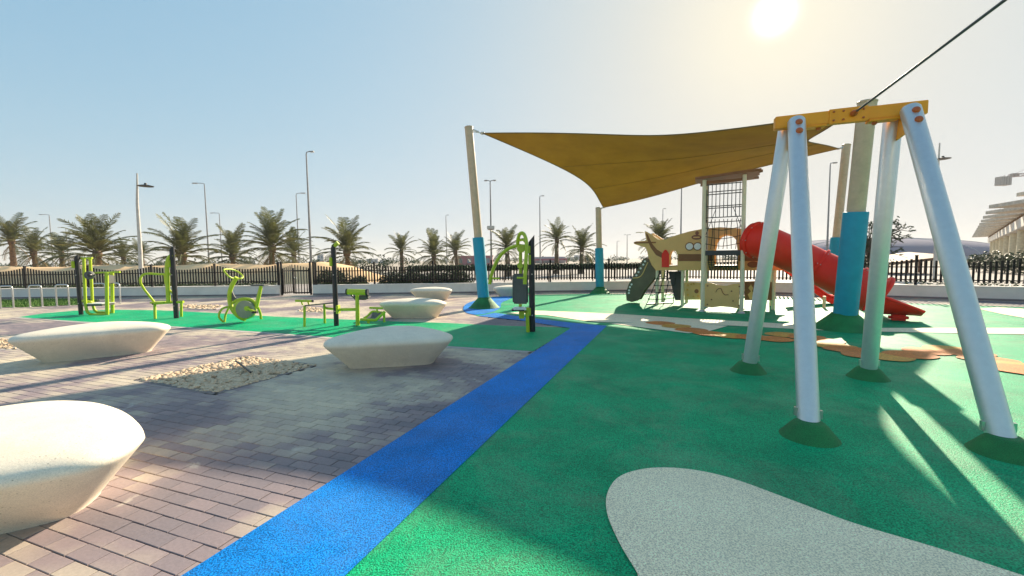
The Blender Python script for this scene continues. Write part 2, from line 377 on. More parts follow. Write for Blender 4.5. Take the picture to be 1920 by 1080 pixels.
# gravel beds
beds = [P2((258,712), (460,668), (590,685), (405,738)), P2((-90,655), (-40,634), (36,636), (28,655)), P2((330,578), (348,571), (420,573), (402,580)), P2((556,585), (572,576), (612,577), (604,586))]
beds_grow = []
for b in beds:
    c = sum(b, V())/len(b); beds_grow.append([c+(p-c)*1.0 for p in b])

# ---- the pavers: nearest 300 one by one, the rest joined, material beyond
PL, PW, GAP = .2, .1, .0045
def paver_geo(L_, W_):
    i = .003; x, y = L_/2, W_/2
    vs = [(-x,-y,-.016), (x,-y,-.016), (x,y,-.016), (-x,y,-.016), (-x,-y,-.0025), (x,-y,-.0025), (x,y,-.0025), (-x,y,-.0025), (-x+i,-y+i,0), (x-i,-y+i,0), (x-i,y-i,0), (-x+i,y-i,0)]
    fs = [(0,1,5,4), (1,2,6,5), (2,3,7,6), (3,0,4,7), (4,5,9,8), (5,6,10,9), (6,7,11,10), (7,4,8,11), (8,9,10,11)]
    return vs, fs
pv, pf = paver_geo(PL-.006, PW-.0042)
cells = []
for j in range(-60, 190):
    for i in range(-120, 90):
        p = e1*((i+(.5 if j % 2 else 0))*PL) + e2*(j*PW)
        if p.y < .7 or p.y > 12.6 or p.x < -1.42*p.y-1.6 or p.x > 3: continue
        rel = p-GL[0]
        side = sdir.x*rel.y - sdir.y*rel.x               # >0 left of the strip
        if (side < -.12 and p.y < inner.y) or inside(p, green_poly) and p.y > inner.y: continue
        if inside(p, pad_poly) or any(inside(p, b) for b in beds_grow): continue
        cells.append(p)
def vis(p):
    d = p-EYE; z = d.dot(_F); return z > .3 and abs(d.dot(_RT)/z) < 960/FPX and -540/FPX < d.dot(_UP)/z
B1 = (G(145,958))
cand = sorted([k for k, p in enumerate(cells) if vis(p) and not (p.x < B1.x-.05 and p.y > B1.y-.32)], key=lambda k: (cells[k]-EYE).length)[:300]
near = set(cand)
pme = bpy.data.meshes.new('paver'); pme.from_pydata(pv, [], pf); pme.materials.append(M['paver'])
field = MB(); ca, sa = math.cos(CRS_ANG), math.sin(CRS_ANG)
for k, p in enumerate(cells):
    z = random.uniform(-.0018, .0012); tw = random.uniform(-.006, .006)
    if k in near:
        o = link('paver', pme, paving); o.location = (p.x, p.y, z); o.rotation_euler = (random.uniform(-.008,.008), random.uniform(-.005,.005), CRS_ANG+tw)
    else:
        c, s = math.cos(CRS_ANG+tw), math.sin(CRS_ANG+tw)
        field.add([(p.x+c*x-s*y, p.y+s*x+c*y, z+zz) for x, y, zz in pv], pf)
field.build('paver_field', 'paver', paving, kind='stuff')

# ---- pebbles
ico = bmesh.new(); bmesh.ops.create_icosphere(ico, subdivisions=1, radius=1); ico.verts.index_update()
icv = [v.co.copy() for v in ico.verts]; icf = [tuple(v.index for v in f.verts) for f in ico.faces]; ico.free()
for bi, (b, n) in enumerate(zip(beds, (1500, 260, 200, 160))):
    bed = sheet('gravel_bed', b, -.006 if bi else -.008, 'bed')
    xs = [p.x for p in b]; ys = [p.y for p in b]; st = MB(); k = 0
    while k < n:
        p = V((random.uniform(min(xs), max(xs)), random.uniform(min(ys), max(ys)), 0))
        if not inside(p, b): continue
        k += 1; r = random.uniform(.014, .042) * (1 if bi < 2 else 1.5); q = Matrix.Rotation(random.uniform(0, 6.28), 3, 'Z') @ Matrix.Rotation(random.uniform(-.5, .5), 3, 'X')
        sx, sy, sz = r*random.uniform(.9, 1.5), r*random.uniform(.7, 1.1), r*random.uniform(.5, .8)
        st.add([p + V((0,0,-r*.05)) + q @ V((v.x*sx*random.uniform(.8,1.2), v.y*sy*random.uniform(.8,1.2), v.z*sz)) for v in icv], icf)
    st.build('pebbles', 'stone', bed, kind='stuff', smooth=50)
    fr = MB()
    for i in range(4):
        a, c = b[i], b[(i+1) % 4]; t = (c-a).normalized(); q = V((t.y, -t.x, 0))*(.035 if bi < 2 else .06)
        fr.add([a+V((0,0,.003))-q, c+V((0,0,.003))-q, c+q+V((0,0,.003)), a+q+V((0,0,.003)), a+V((0,0,-.02))-q, c+V((0,0,-.02))-q], [(0,1,2,3), (0,4,5,1)])
    fr.build('bed_edging', mat('bed_edging', (.2,.17,.16), rough=.8) if not bi else M['edging'], bed)
pb = thing('drip_pipe', 'short black pipe lying across the pebbles of the diamond gravel bed', 'pipe', G(455,687))
MB().tube([G(442,677,.045), G(452,684,.05), G(470,698,.045)], .012, 8).build('pipe', 'darkm', pb, smooth=60)

# ---- lawn by the bike racks
lawn = sheet('lawn', P2((-80,576), (-60,566), (60,562), (150,561), (188,564), (160,571), (40,576)), .004, 'grass')
gm = MB()
lp = P2((-80,576), (-60,566), (60,562), (150,561), (188,564), (160,571), (40,576)); xs = [p.x for p in lp]; ys = [p.y for p in lp]
for _ in range(9000):
    p = V((random.uniform(min(xs), max(xs)), random.uniform(min(ys), max(ys)), 0))
    if not inside(p, lp): continue
    a = random.uniform(0, 6.28); h = random.uniform(.05, .11); d = V((math.cos(a), math.sin(a), 0))
    gm.add([p-d*.012, p+d*.012, p+V((random.uniform(-.04,.04), random.uniform(-.04,.04), h))], [(0,1,2)])
gm.build('grass_blades', 'grass', lawn, kind='stuff')

# ---- sand bank beyond the fence
bank = MB(); prof = [(-3.2,-.1), (-2.2,.5), (-1.2,1.05), (-.4,1.34), (.6,1.42), (2.5,1.3), (5,.7), (8,-.1)]
xsn = [(-95 + i*1.5) for i in range(60)]
rows = []
for i, x in enumerate(xsn):
    f = 1 if x < -16 else max(0, 1-((x+16)/5.5)**2*.95)
    rows.append([(x+random.uniform(-.2,.2), 34+y*(.6+.4*f), -.12 + (z+.12)*f*(1+.05*math.sin(x*.7)+.03*math.sin(x*2.3))) for y, z in prof])
vs = [p for r in rows for p in r]; n = len(prof)
bank.add(vs, [(i*n+j, (i+1)*n+j, (i+1)*n+j+1, i*n+j+1) for i in range(len(rows)-1) for j in range(n-1)])
bank.build('sand_bank', 'sand', kind='structure', smooth=60)
M['joint'] = mat('joint_sand', (.085,.072,.062), rough=.95, var=.2, scale=9)
sheet('joint_bed', [(-24,.2), (2.0,.2), (2.0,10), (-.6,12.62), (-24,12.62)], -.0095, 'joint', paving, None)

# ================================================================== BOUNDARY: walls, fences, gate
def wall_run(a, b, label, h=.45, t=.28):
    o = thing('boundary_wall', label, 'wall', (a+b)/2); d = (b-a); l = d.length; ang = math.atan2(d.y, d.x); q = Matrix.Rotation(ang, 3, 'Z'); n = q @ V((0,1,0))
    mid = (a+b)/2 + n*(t/2)
    MB().box(mid+V((0,0,h/2-.05)), (l, t, h+.1-.04), q, .012).build('wall_body', 'wall', o)
    MB().box(mid+V((0,0,h-.015)), (l+.004, t+.03, .05), q, .012).build('coping', 'wall', o)
    MB().box(mid-n*(t/2+.006)+V((0,0,.035)), (l, .012, .07), q).build('base_band', mat('base_band', (.22,.19,.19), rough=.8), o)
GX0, GX1 = A(524,540,WY).x, A(586,540,WY).x
wall_run(V((-34,WY,0)), V((GX0,WY,0)), 'low white rendered wall under the scalloped fence, bike racks before it')
wall_run(V((GX1,WY,0)), CORN, 'low white rendered wall between the black gate and the play tower')
wall_run(CORN, WREND, 'low white rendered wall running past the foot of the red tube slide')
pick = bpy.data.meshes.new('picket'); pb_ = MB().box((0,0,.5), (.06,.022,1.0)); pick.from_pydata(pb_.v, [], pb_.f); pick.materials.append(M['fence'])
def fence_run(a, b, label, posts, z0=.56, low=.66, high=.86, pitch=.125):
    d = b-a; l = d.length; u = d.normalized(); n = V((-u.y, u.x, 0))*.14; ang = math.atan2(u.y, u.x); q = Matrix.Rotation(ang, 3, 'Z')
    o = thing('picket_fence', label, 'fence', (a+n)+V((0,0,.45)))
    base = a+n
    for s in posts:
        pm = MB().box(base+u*s+V((0,0,.43+.52)), (.075,.075,1.04), q, .006); pm.box(base+u*s+V((0,0,1.48)), (.09,.09,.025), q); pm.build('fence_post', 'fence', o)
    for i in range(len(posts)-1):
        s0, s1 = posts[i], posts[i+1]; m = (s0+s1)/2
        for z in (z0+.08, z0+.52):
            MB().box(base+u*m+V((0,0,z)), (s1-s0-.08, .03, .035), q).build('rail', 'fence', o)
        k = int((s1-s0-.08)/pitch); st = (s1-s0)/(k+1)
        for j in range(1, k+1):
            t = j/(k+1); h = low + (high-low)*(2*t-1)**2
            p = link('picket', pick, o); p.location = base+u*(s0+j*st)+n*.11+V((0,0,z0))-V(o['_o']); p.rotation_euler.z = ang; p.scale.z = h
def rng(a, b, n): return [a+(b-a)*i/n for i in range(n+1)]
la, lb = V((-34,WY,0)), V((GX0-.06,WY,0)); nl = int(round((lb-la).length/2.85))
fence_run(la, lb, 'black picket fence with scalloped tops on the wall beside the bike racks', rng(.05, (lb-la).length-.05, nl))
ma = V((GX1+.06,WY,0)); fence_run(ma, CORN+V((-.1,0,0)), 'black picket fence between the gate and the play tower, bushes behind it', rng(.05, (CORN-ma).length-.15, 6), high=.8, low=.68)
fence_run(CORN+WR*.2, WREND, 'black picket fence on the wall behind the red tube slide', rng(.05, 23.7, 9), high=.82, low=.68)
# gate
gt = thing('gate', 'black metal double gate in the wall, one leaf standing open', 'gate', V(((GX0+GX1)/2, WY+.14, 0)))
gz = lambda px: A(px, 540, WY+.14).x
for px in (524, 529, 583, 589):
    MB().box((gz(px), WY+.14, .77), (.07,.07,1.54), None, .005).build('gate_post', 'fence', gt)
def leaf(o, hinge, ang, w=.78, h=1.16):
    q = Matrix.Rotation(ang, 3, 'Z'); u = q @ V((1,0,0)); c = V(hinge)
    f = MB()
    for s in (.03, w-.03): f.box(c+u*s+V((0,0,.07+h/2)), (.05,.04,h), q)
    for z in (.1, h*.96): f.box(c+u*(w/2)+V((0,0,z)), (w-.11,.036,.06), q)
    lf = f.build('gate_leaf', 'fence', o)
    for k in range(1, 6):
        s = w*k/6; MB().box(c+u*s+V((0,0,.05+(h+.02+.2*(k/6))/2)), (.035,.022,h+.02+.2*(k/6)), q).build('picket', 'fence', lf, off=o['_o'])
    MB().box(c+u*(w-.1)+q @ V((0,-.04,0))+V((0,0,.78)), (.12,.03,.05), q).build('latch', 'steel', lf, off=o['_o'])
leaf(gt, (gz(583)-.04, WY+.14, 0), math.pi)
leaf(gt, (gz(529)+.05, WY+.14, 0), R(80))

# bushes behind / along the fence: leaf clumps
def leafcloud(mb, c, rx, ry, rz, n, s=.05):
    for _ in range(n):
        while True:
            x, y, z = (random.uniform(-1,1) for _ in range(3))
            if x*x+y*y+z*z < 1: break
        k = 1+.25*math.sin(x*5+c[0])*math.cos(y*4+c[1])
        p = V((c[0]+x*rx*k, c[1]+y*ry, max(.02, c[2]+z*rz*k)))
        a = V((random.gauss(0,1), random.gauss(0,1), random.gauss(0,1))).normalized(); b = a.orthogonal().normalized(); l = s*random.uniform(.7,1.5)
        mb.add([p-b*l*.35, p+a*l, p+b*l*.35, p-a*l*.6], [(0,1,2,3)])
def bush(px, py0, Y, rx, rz, label, n=900, ry=.35, s=.065):
    c = A(px, py0, Y); o = thing('bush', label, 'bush', V((c.x, Y, .0)), group='bushes behind the fence')
    mb = MB(); leafcloud(mb, (c.x, Y, rz*.75), rx, ry, rz, n*2, s); mb.build('foliage', 'leaf', o)
    st = MB()
    for k in range(7): st.tube([(c.x+random.uniform(-.1,.1)*rx, Y, 0), (c.x+random.uniform(-.6,.6)*rx, Y+random.uniform(-.1,.1), rz*.9)], [.02,.008], 5)
    st.build('stem', 'bark', o)
bush(625, 535, WY+.75, .85, .62, 'low dark green bush behind the fence just past the gate', 1500)
bush(672, 535, WY+.8, .5, .48, 'small dark bush between the gate bush and the long hedge', 900)
for k, px in enumerate((738, 778, 818, 856)):
    bush(px, 535, WY+.8, .75, .55+.06*(k % 2), ['dark hedge bush behind the fence, fourth from the teal pole', 'dark hedge bush behind the fence, third from the teal pole', 'dark hedge bush behind the fence, second from the teal pole', 'dark hedge bush behind the fence, nearest the teal pole'][k], 1300)
hl = thing('hedge', 'long low strip of greenery along the foot of the fence by the bike racks', 'hedge', (-20,WY+.62,0))
mb = MB()
for k in range(46):
    leafcloud(mb, (-32+k*.46, WY+.62, .42), .34, .15, .24, 170, .055)
mb.build('foliage', 'leaf', hl)
hr = thing('hedge', 'low hedge behind the right fence below the white pavilion', 'hedge', CORN+WR*12+V((.4,.6,0)))
mb = MB()
for k in range(34):
    p = CORN+WR*(8.2+k*.42)+V((.36,.5,0)); leafcloud(mb, (p.x, p.y, .45), .3, .25, .30 if k > 8 else .2, 150, .05)
mb.build('foliage', 'leaf', hr)
hm = thing('hedge', 'clipped dark hedge top rising behind the fence left of the play tower', 'hedge', (0,WY+1.6,0))
mb = MB()
for k in range(52):
    leafcloud(mb, (-5.0+k*.25, WY+1.7, 1.12), .24, .22, .16, 260, .06)
mb.build('foliage', 'leaf', hm)
for k in range(12): MB().tube([(-4.8+k*1.1, WY+1.7, -.1), (-4.75+k*1.1, WY+1.7, 1.1)], [.03,.02], 6).build('stem', 'bark', hm)

# ================================================================== PALMS
def frond_mesh(name, e0, e1_, ln, material, leaflets=24, droop=1.0):
    mb = MB(); pts = []; p = V((0,0,0)); n = 14
    for i in range(n+1):
        t = i/n; e = R(e0 + (e1_-e0)*t**1.3); pts.append(p.copy()); p = p + V((math.cos(e), 0, math.sin(e)))*(ln/n)
    mb.tube(pts, [.035*(1-t/(n+1))+.006 for t in range(n+1)], 4, cap=False)
    for k in range(leaflets):
        t = .14+.86*k/(leaflets-1); f = t*n; i = min(int(f), n-1); q = pts[i].lerp(pts[i+1], f-i); d = (pts[i+1]-pts[i]).normalized()
        up = d.cross(V((0,1,0))); up = up if up.z > 0 else -up
        L_ = .56*ln/3*(math.sin(math.pi*min(1, .12+t*.86))**.6)*random.uniform(.85,1.15)+.12
        for s in (-1, 1):
            dr = (d*.75 + V((0,s,0))*.8 + up*random.uniform(.0,.35) - V((0,0,.25*droop))).normalized()
            w = d*.028*(ln/3+.3)
            mb.add([q-w, q+w, q+dr*L_*.6+w*.8-V((0,0,.02)), q+dr*L_-V((0,0,.07*droop))], [(0,1,2), (0,2,3)])
    me = bpy.data.meshes.new(name); me.from_pydata(mb.v, [], mb.f); me.materials.append(M[material]); return me
FR = [[frond_mesh('frond', e, d, 3.0*random.uniform(.92,1.05), 'frond') for _ in range(2)] for e, d in ((80,48), (66,18), (52,-8), (36,-32), (16,-52), (-8,-68))]
DRY = [frond_mesh('dry_frond', -35, -86, 2.3, 'dryf', 18), frond_mesh('dry_frond', -50, -88, 1.9, 'dryf', 16)]
def palm(px, pytop, Y, cw, label, trunk_h=None, seed=0, dry=5, nf=46, lean=0):
    """crown top at image row pytop, cw = crown width in image pixels"""
    rnd = random.Random(seed); nf = int(nf*rnd.uniform(.75,1.15)); wide = rnd.uniform(.88,1.15)
    s = max(.55, cw*Y/FPX/4.6)
    top = A(px, pytop, Y); ch = top.z - 2.45*s; base = V((top.x, Y, -.1)); ch = max(ch, .7)
    o = thing('palm_tree', label, 'palm tree', base, group='date palms along the road')
    q = V((lean, 0, 0)); pts = []; rs = []; n = 16; H = ch+.1
    for i in range(n+1):
        t = i/n; r = (.27-.07*t)*(.8+.2*s); pts.append(base+q*t*t+V((0,0,H*t))); rs.append(r*(1.1 if i % 2 else .96) + (.1*(1-t)**6))
    MB().tube(pts, rs, 10).build('trunk', 'trunk', o, smooth=40)
    c = base+q+V((0,0,H))
    hb = MB().lathe([(.05,-.6), (.26*s,-.35), (.34*s,0), (.26*s,.3), (.05,.62)], c, 10); cr = hb.build('crown', 'trunk', o, smooth=50)
    for i in range(nf):
        k = min(5, int(i*6/nf)); me = FR[k][i % 2]
        f = link('frond', me, cr); f.location = c-V(o['_o'])+V((0,0,(.35-.12*k)*s)); f.rotation_euler = (rnd.uniform(-.12,.12), rnd.uniform(-.1,.1), i*2.39996+rnd.uniform(-.25,.25)); g = s*rnd.uniform(.7,1.15); f.scale = (g*wide, g*wide, g)
    for i in range(dry):
        f = link('dry_frond', DRY[i % 2], cr); f.location = c-V(o['_o'])-V((0,0,.35*s)); f.rotation_euler.z = rnd.uniform(0, 6.28); f.scale = (s, s, s)
palms = [
 (18,412,42,74,'tall date palm behind the sand bank, farthest from the gate',5),
 (62,434,45,74,'drooping date palm beside the tall end palm behind the bank',8),
 (112,442,50,62,'small spiky date palm between two bushy palms behind the bank',4),
 (180,421,40,104,'broad bushy date palm behind the chest press machine',6),
 (228,456,52,52,'low date palm tucked beside the broad bushy palm',7),
 (266,456,55,44,'low date palm right behind the pale curved lamp post',3),
 (340,420,38,112,'wide date palm behind the black post of the seated press',7),
 (434,436,47,84,'mid-sized date palm behind the exercise bike',4),
 (505,412,40,100,'tall full date palm standing behind the gate',6),
 (549,441,50,66,'leaning olive date palm between the gate palm and two lamp posts',7),
 (650,420,42,100,'lone full date palm behind the sit-up station post',5),
 (752,442,52,56,'slim date palm, first of the three beside the leaning teal pole',3),
 (812,443,48,68,'bushy low date palm, middle of three beside the leaning teal pole',7),
 (856,440,54,60,'date palm nearest the leaning teal pole on the bench side',6),
 (952,432,40,64,'dense date palm behind the lat pull machine',8),
 (1043,420,46,58,'tall slender date palm beside the lat pull machine',2),
 (1090,434,45,62,'slender date palm close to the short far shade pole',2),
 (1240,418,42,66,'date palm showing above the bow of the play ship',5),
]
for i, (x, y, Y, w, lab, dr) in enumerate(palms): palm(x, y, Y, w, lab, seed=i+3, dry=dr, nf=40 if w < 70 else 50, lean=random.uniform(-.25,.25))

# sparse tree behind the tall shade pole
def sparse_tree(px, pytop, Y, w, label):
    top = A(px, pytop, Y); base = V((top.x, Y, -.1)); o = thing('sparse_tree', label, 'tree', base); rnd = random.Random(5)
    H = top.z; tr = MB(); lf = MB(); W = w*Y/FPX/2
    tr.tube(curve([base, base+V((.1,0,H*.25)), base+V((-.1,0,H*.5))], 4), [.16-.01*i for i in range(9)], 8)
    for k in range(46):
        a = rnd.uniform(0, 6.28); z0 = H*rnd.uniform(.15,.55); r = W*rnd.uniform(.5,1.0); e = V((math.cos(a)*r, math.sin(a)*r*.7, z0+(H-z0)*rnd.uniform(.2,1)*(1.15-.5*r/W)))
        s = base+V((0,0,z0)); m_ = s.lerp(base+e, .55)+V((0,0,.12*H)); pts = curve([s, m_, base+e], 4); tr.tube(pts, [.045-.0045*i for i in range(len(pts))], 5)
        for _ in range(5):
            p = pts[rnd.randint(3, len(pts)-1)]; d = V((rnd.gauss(0,1), rnd.gauss(0,1), rnd.gauss(.3,1))).normalized()*rnd.uniform(.3,.6); tr.tube([p, p+d], [.014,.005], 4, False)
            for t in range(20):
                c = p+d*rnd.uniform(.2,1.15); u = V((rnd.gauss(0,1), rnd.gauss(0,1), rnd.gauss(0,1))).normalized(); v = u.orthogonal().normalized(); l = rnd.uniform(.07,.15); lf.add([c-v*l*.3, c+u*l, c+v*l*.3, c-u*l], [(0,1,2,3)])
    leafcloud(lf, (base.x+.2, Y, .9), W*.55, .7, .9, 1600, .08)
    tr.build('trunk', 'bark', o); lf.build('crown', 'leaf', o)
sparse_tree(1632, 398, 30, 150, 'sparse half-bare tree seen between the two shade poles by the slide')

# ================================================================== LAMP POSTS
def lamp(px, py, Y, label, side=1, arm=.9, r=.09, material='lamp', flood=None, head=.7, name='street_lamp', two=False):
    t = A(px, py, Y); b = V((t.x, Y, -.1)); o = thing(name, label, 'street lamp', b, group='lamp posts beyond the fence')
    MB().tube([b, b+V((0,0,.5)), V((t.x,Y,t.z*.6)), V((t.x,Y,t.z-.25))], [r*1.3, r*1.2, r*.85, r*.6], 8).build('pole', material, o, smooth=40)
    for s in ((side,) if not two else (1,-1)):
        a = curve([V((t.x,Y,t.z-.27)), V((t.x+.12*s*arm,Y,t.z-.08)), V((t.x+arm*s,Y,t.z))], 4); MB().tube(a, r*.45, 6).build('arm', material, o, smooth=40)
        e = a[-1]; h = MB().box(e+V((s*head*.45,0,-.02)), (head,.26,.1), None, .03); h.build('lamp_head', 'lamp', o)
        MB().box(e+V((s*head*.5,0,-.078)), (head*.7,.2,.012)).build('lens', 'glassy', o)
    MB().lathe([(r*2.2,0), (r*2.2,.06), (r*1.4,.1)], b, 12).build('base_plate', 'lamp', o)
    if flood:
        z = A(px, flood, Y).z; MB().box(V((t.x,Y-.15,z)), (.75,.3,.34), None, .03).build('floodlight', 'lampw', o); MB().tube([(t.x-.3,Y,z-.2), (t.x+.3,Y,z-.2)], .04, 6).build('bracket', 'lamp', o)
def park_lamp(px, py, Y, label, lum, lean=0, r=.1):
    t = A(px, py, Y); b = V((A(lean, 500, Y).x, Y, -.1)); o = thing('park_lamp', label, 'street lamp', b, group='lamp posts beyond the fence')
    MB().tube([b, b.lerp(t, .35), b.lerp(t, .75)+V((-.06,0,0)), t], [r, r*.85, r*.6, r*.3], 9).build('pole', 'lampw', o, smooth=40)
    c = A(lum[0], lum[1], Y); q = V((t.x, Y, c.z))
    MB().lathe([(.05,-.07), (.36,-.05), (.38,-.02), (.2,.03), (.07,.06), (.06,.14)], c, 20).build('lamp_head', 'darkm', o, smooth=40)
    MB().tube([q, c+V((0,0,.05))], .022, 6).build('arm', 'lamp', o)
park_lamp(257, 325, 24, 'pale curved park lamp with a flat disc head behind the fence', (273,348), 263, .12)
park_lamp(1762, 268, 26, 'pale park lamp with a flat disc head beside the white pavilion', (1768,297), 1754, .11)
lamp(383, 343, 55, 'street lamp with short arm, rising beside the wide bushy palm', -1, .9)
lamp(411, 399, 78, 'small far street lamp between the bike palm and the wide palm', -1, 1.0, .1)
lamp(555, 362, 60, 'street lamp with bent top standing over the leaning olive palm', 1, .7)
lamp(574, 284, 40, 'tallest street lamp, right behind the black gate', 1, .35, .1, head=.4)
lamp(92, 402, 80, 'far street lamp above the drooping and small spiky palms', -1, 1.2, .1)
lamp(123, 426, 100, 'tiny far street lamp above the small spiky palm', -1, 1.2, .1)
lamp(919, 338, 42, 'street lamp with a floodlight box halfway, next to the leaning teal pole', 1, .3, .09, flood=427, head=.3, two=True)
lamp(1012, 367, 60, 'plain street lamp between the lat pull machine and the tall slender palm', 1, .3, .09, head=.35)
lamp(836, 403, 95, 'thin far lamp over the three palms beside the leaning teal pole', 1, .3, .11, head=.4)
lamp(1278, 347, 50, 'street lamp above the play ship, its head just under the sail', 1, .3, .1, head=.5, two=True)
lamp(1243, 391, 90, 'thin far lamp above the palm over the play ship bow', 1, .3, .11, head=.35)
lamp(1557, 305, 42, 'street lamp between the red slide and the slim far shade pole', 1, .3, .085, head=.35)
lamp(1176, 440, 120, 'far lamp with a flat double head left of the play ship', 1, .5, .13, head=.5, two=True)
lamp(1157, 452, 150, 'faintest far lamp between the short shade pole and the play ship', 1, .5, .15, head=.5)

# ================================================================== SHADE SAIL AND ITS POLES
def shade_pole(base, top, label, padz, r=.13, cone=.5, ch=.32):
    base = V((base.x, base.y, 0)); o = thing('shade_pole', label, 'pole', base, group='poles of the shade sail'); ax = (top-base).normalized()
    MB().tube([base, base.lerp(top, .5), top], r, 24).build('shaft', 'polegrey', o, smooth=40)
    MB().lathe([(r*.98,0), (r*1.06,.004), (r*1.06,.03), (r*.9,.045)], top, 24, ax).build('cap', 'polegrey', o, smooth=30)
    k = padz/top.z; p0, p1 = base+ax*.08, base.lerp(top, k)
    pr = r+.055
    pd = MB().lathe([(r*1.02,-.01), (pr*.97,0), (pr,.02), (pr,(p1-p0).length-.02), (pr*.97,(p1-p0).length), (r*1.02,(p1-p0).length+.005)], p0, 28, ax).build('crash_pad', 'pad', o, smooth=40)
    q = V((0,-1,0)); sd = ax.cross(q).normalized()
    prof = [(cone,-.01), (cone*.985,.006), (cone*.95,.025), (cone*.88,ch*.15), (cone*.78,ch*.31), (cone*.66,ch*.50), (cone*.55,ch*.68), (cone*.46,ch*.83), (cone*.4,ch*.93), (pr+.02,ch)]
    MB().lathe(prof, base, 40).build('base_mound', 'mound', o, smooth=60)
    return top
b1 = G(908,577); t1 = A(879,240,b1.y-.05)
b2 = G(1125,549.5); t2 = A(1122,391,b2.y+.35)
b3y = 16.3; t3 = A(1587,273,b3y+.2); b3 = A(1557,562,b3y); b3.z = 0
b4 = G(1582,617); t4 = A(1626,193,b4.y-.42)
shade_pole(b1, t1, 'shade pole leaning outwards behind the curved benches, teal padded foot', 2.2, .125, .5, .34)
shade_pole(b2, t2, 'short far shade pole at the low corner of the sail', 1.95, .125, .45, .28)
shade_pole(b3, t3, 'shade pole standing behind the red tube slide', 2.2, .14, .5, .3)
shade_pole(b4, t4, 'thick shade pole rising between the cableway frame legs and the slide', 2.35, .15, .58, .33)
tops = [t1, t2, t3, t4]; cen = sum(tops, V())/4
cor = []
for i, t in enumerate(tops):
    k = .42 if i != 3 else .35; cor.append(t + (cen-t).normalized()*k - V((0,0,.1)))
insets = (.95, .75, .8, 1.05); sags = (.12, .12, .05, .02)
def edge(i, s):
    a, b = cor[i], cor[(i+1) % 4]; p = a.lerp(b, s); d = (cen-p); d.z = 0; d.normalize(); w = 4*s*(1-s); return p + d*insets[i]*w - V((0,0,sags[i]*w))
NS = 40; sv = []
for j in range(NS+1):
    for i in range(NS+1):
        u, v = i/NS, j/NS
        e0, e2_ = edge(0, u), edge(2, 1-u); e3, e1c = edge(3, 1-v), edge(1, v)
        bl = (cor[0]*(1-u)*(1-v) + cor[1]*u*(1-v) + cor[2]*u*v + cor[3]*(1-u)*v)
        sv.append(e0*(1-v)+e2_*v + e3*(1-u)+e1c*u - bl)
sail = thing('shade_sail', 'large tan fabric shade sail stretched between four leaning poles', 'shade sail', sv[len(sv)//2].copy())
mb = MB(); n1 = NS+1
mb.add(sv, [(j*n1+i, j*n1+i+1, (j+1)*n1+i+1, (j+1)*n1+i) for j in range(NS) for i in range(NS)])
mb.build('fabric', 'sail', sail, smooth=80)
for i in range(4):
    MB().tube([edge(i, k/30) for k in range(31)], .016, 6).build('edge_cable', 'seam', sail, smooth=60)
    d = (tops[i]-cor[i]).normalized(); f = MB().tube([cor[i], tops[i]-V((0,0,.09))], .014, 6); f.tube([cor[i].lerp(tops[i], .25), cor[i].lerp(tops[i], .7)], .024, 8)
    f.lathe([(.075,-.008), (.075,.008)], cor[i], 12, V((0,.3,1)).normalized()); f.build('turnbuckle', 'steel', sail, smooth=40)
for jj in (14, 27):
    pts = [V(sv[i*n1+jj])-V((0,0,.006)) for i in range(n1)]; MB().tube(pts, .006, 5).build('seam', 'seam', sail)

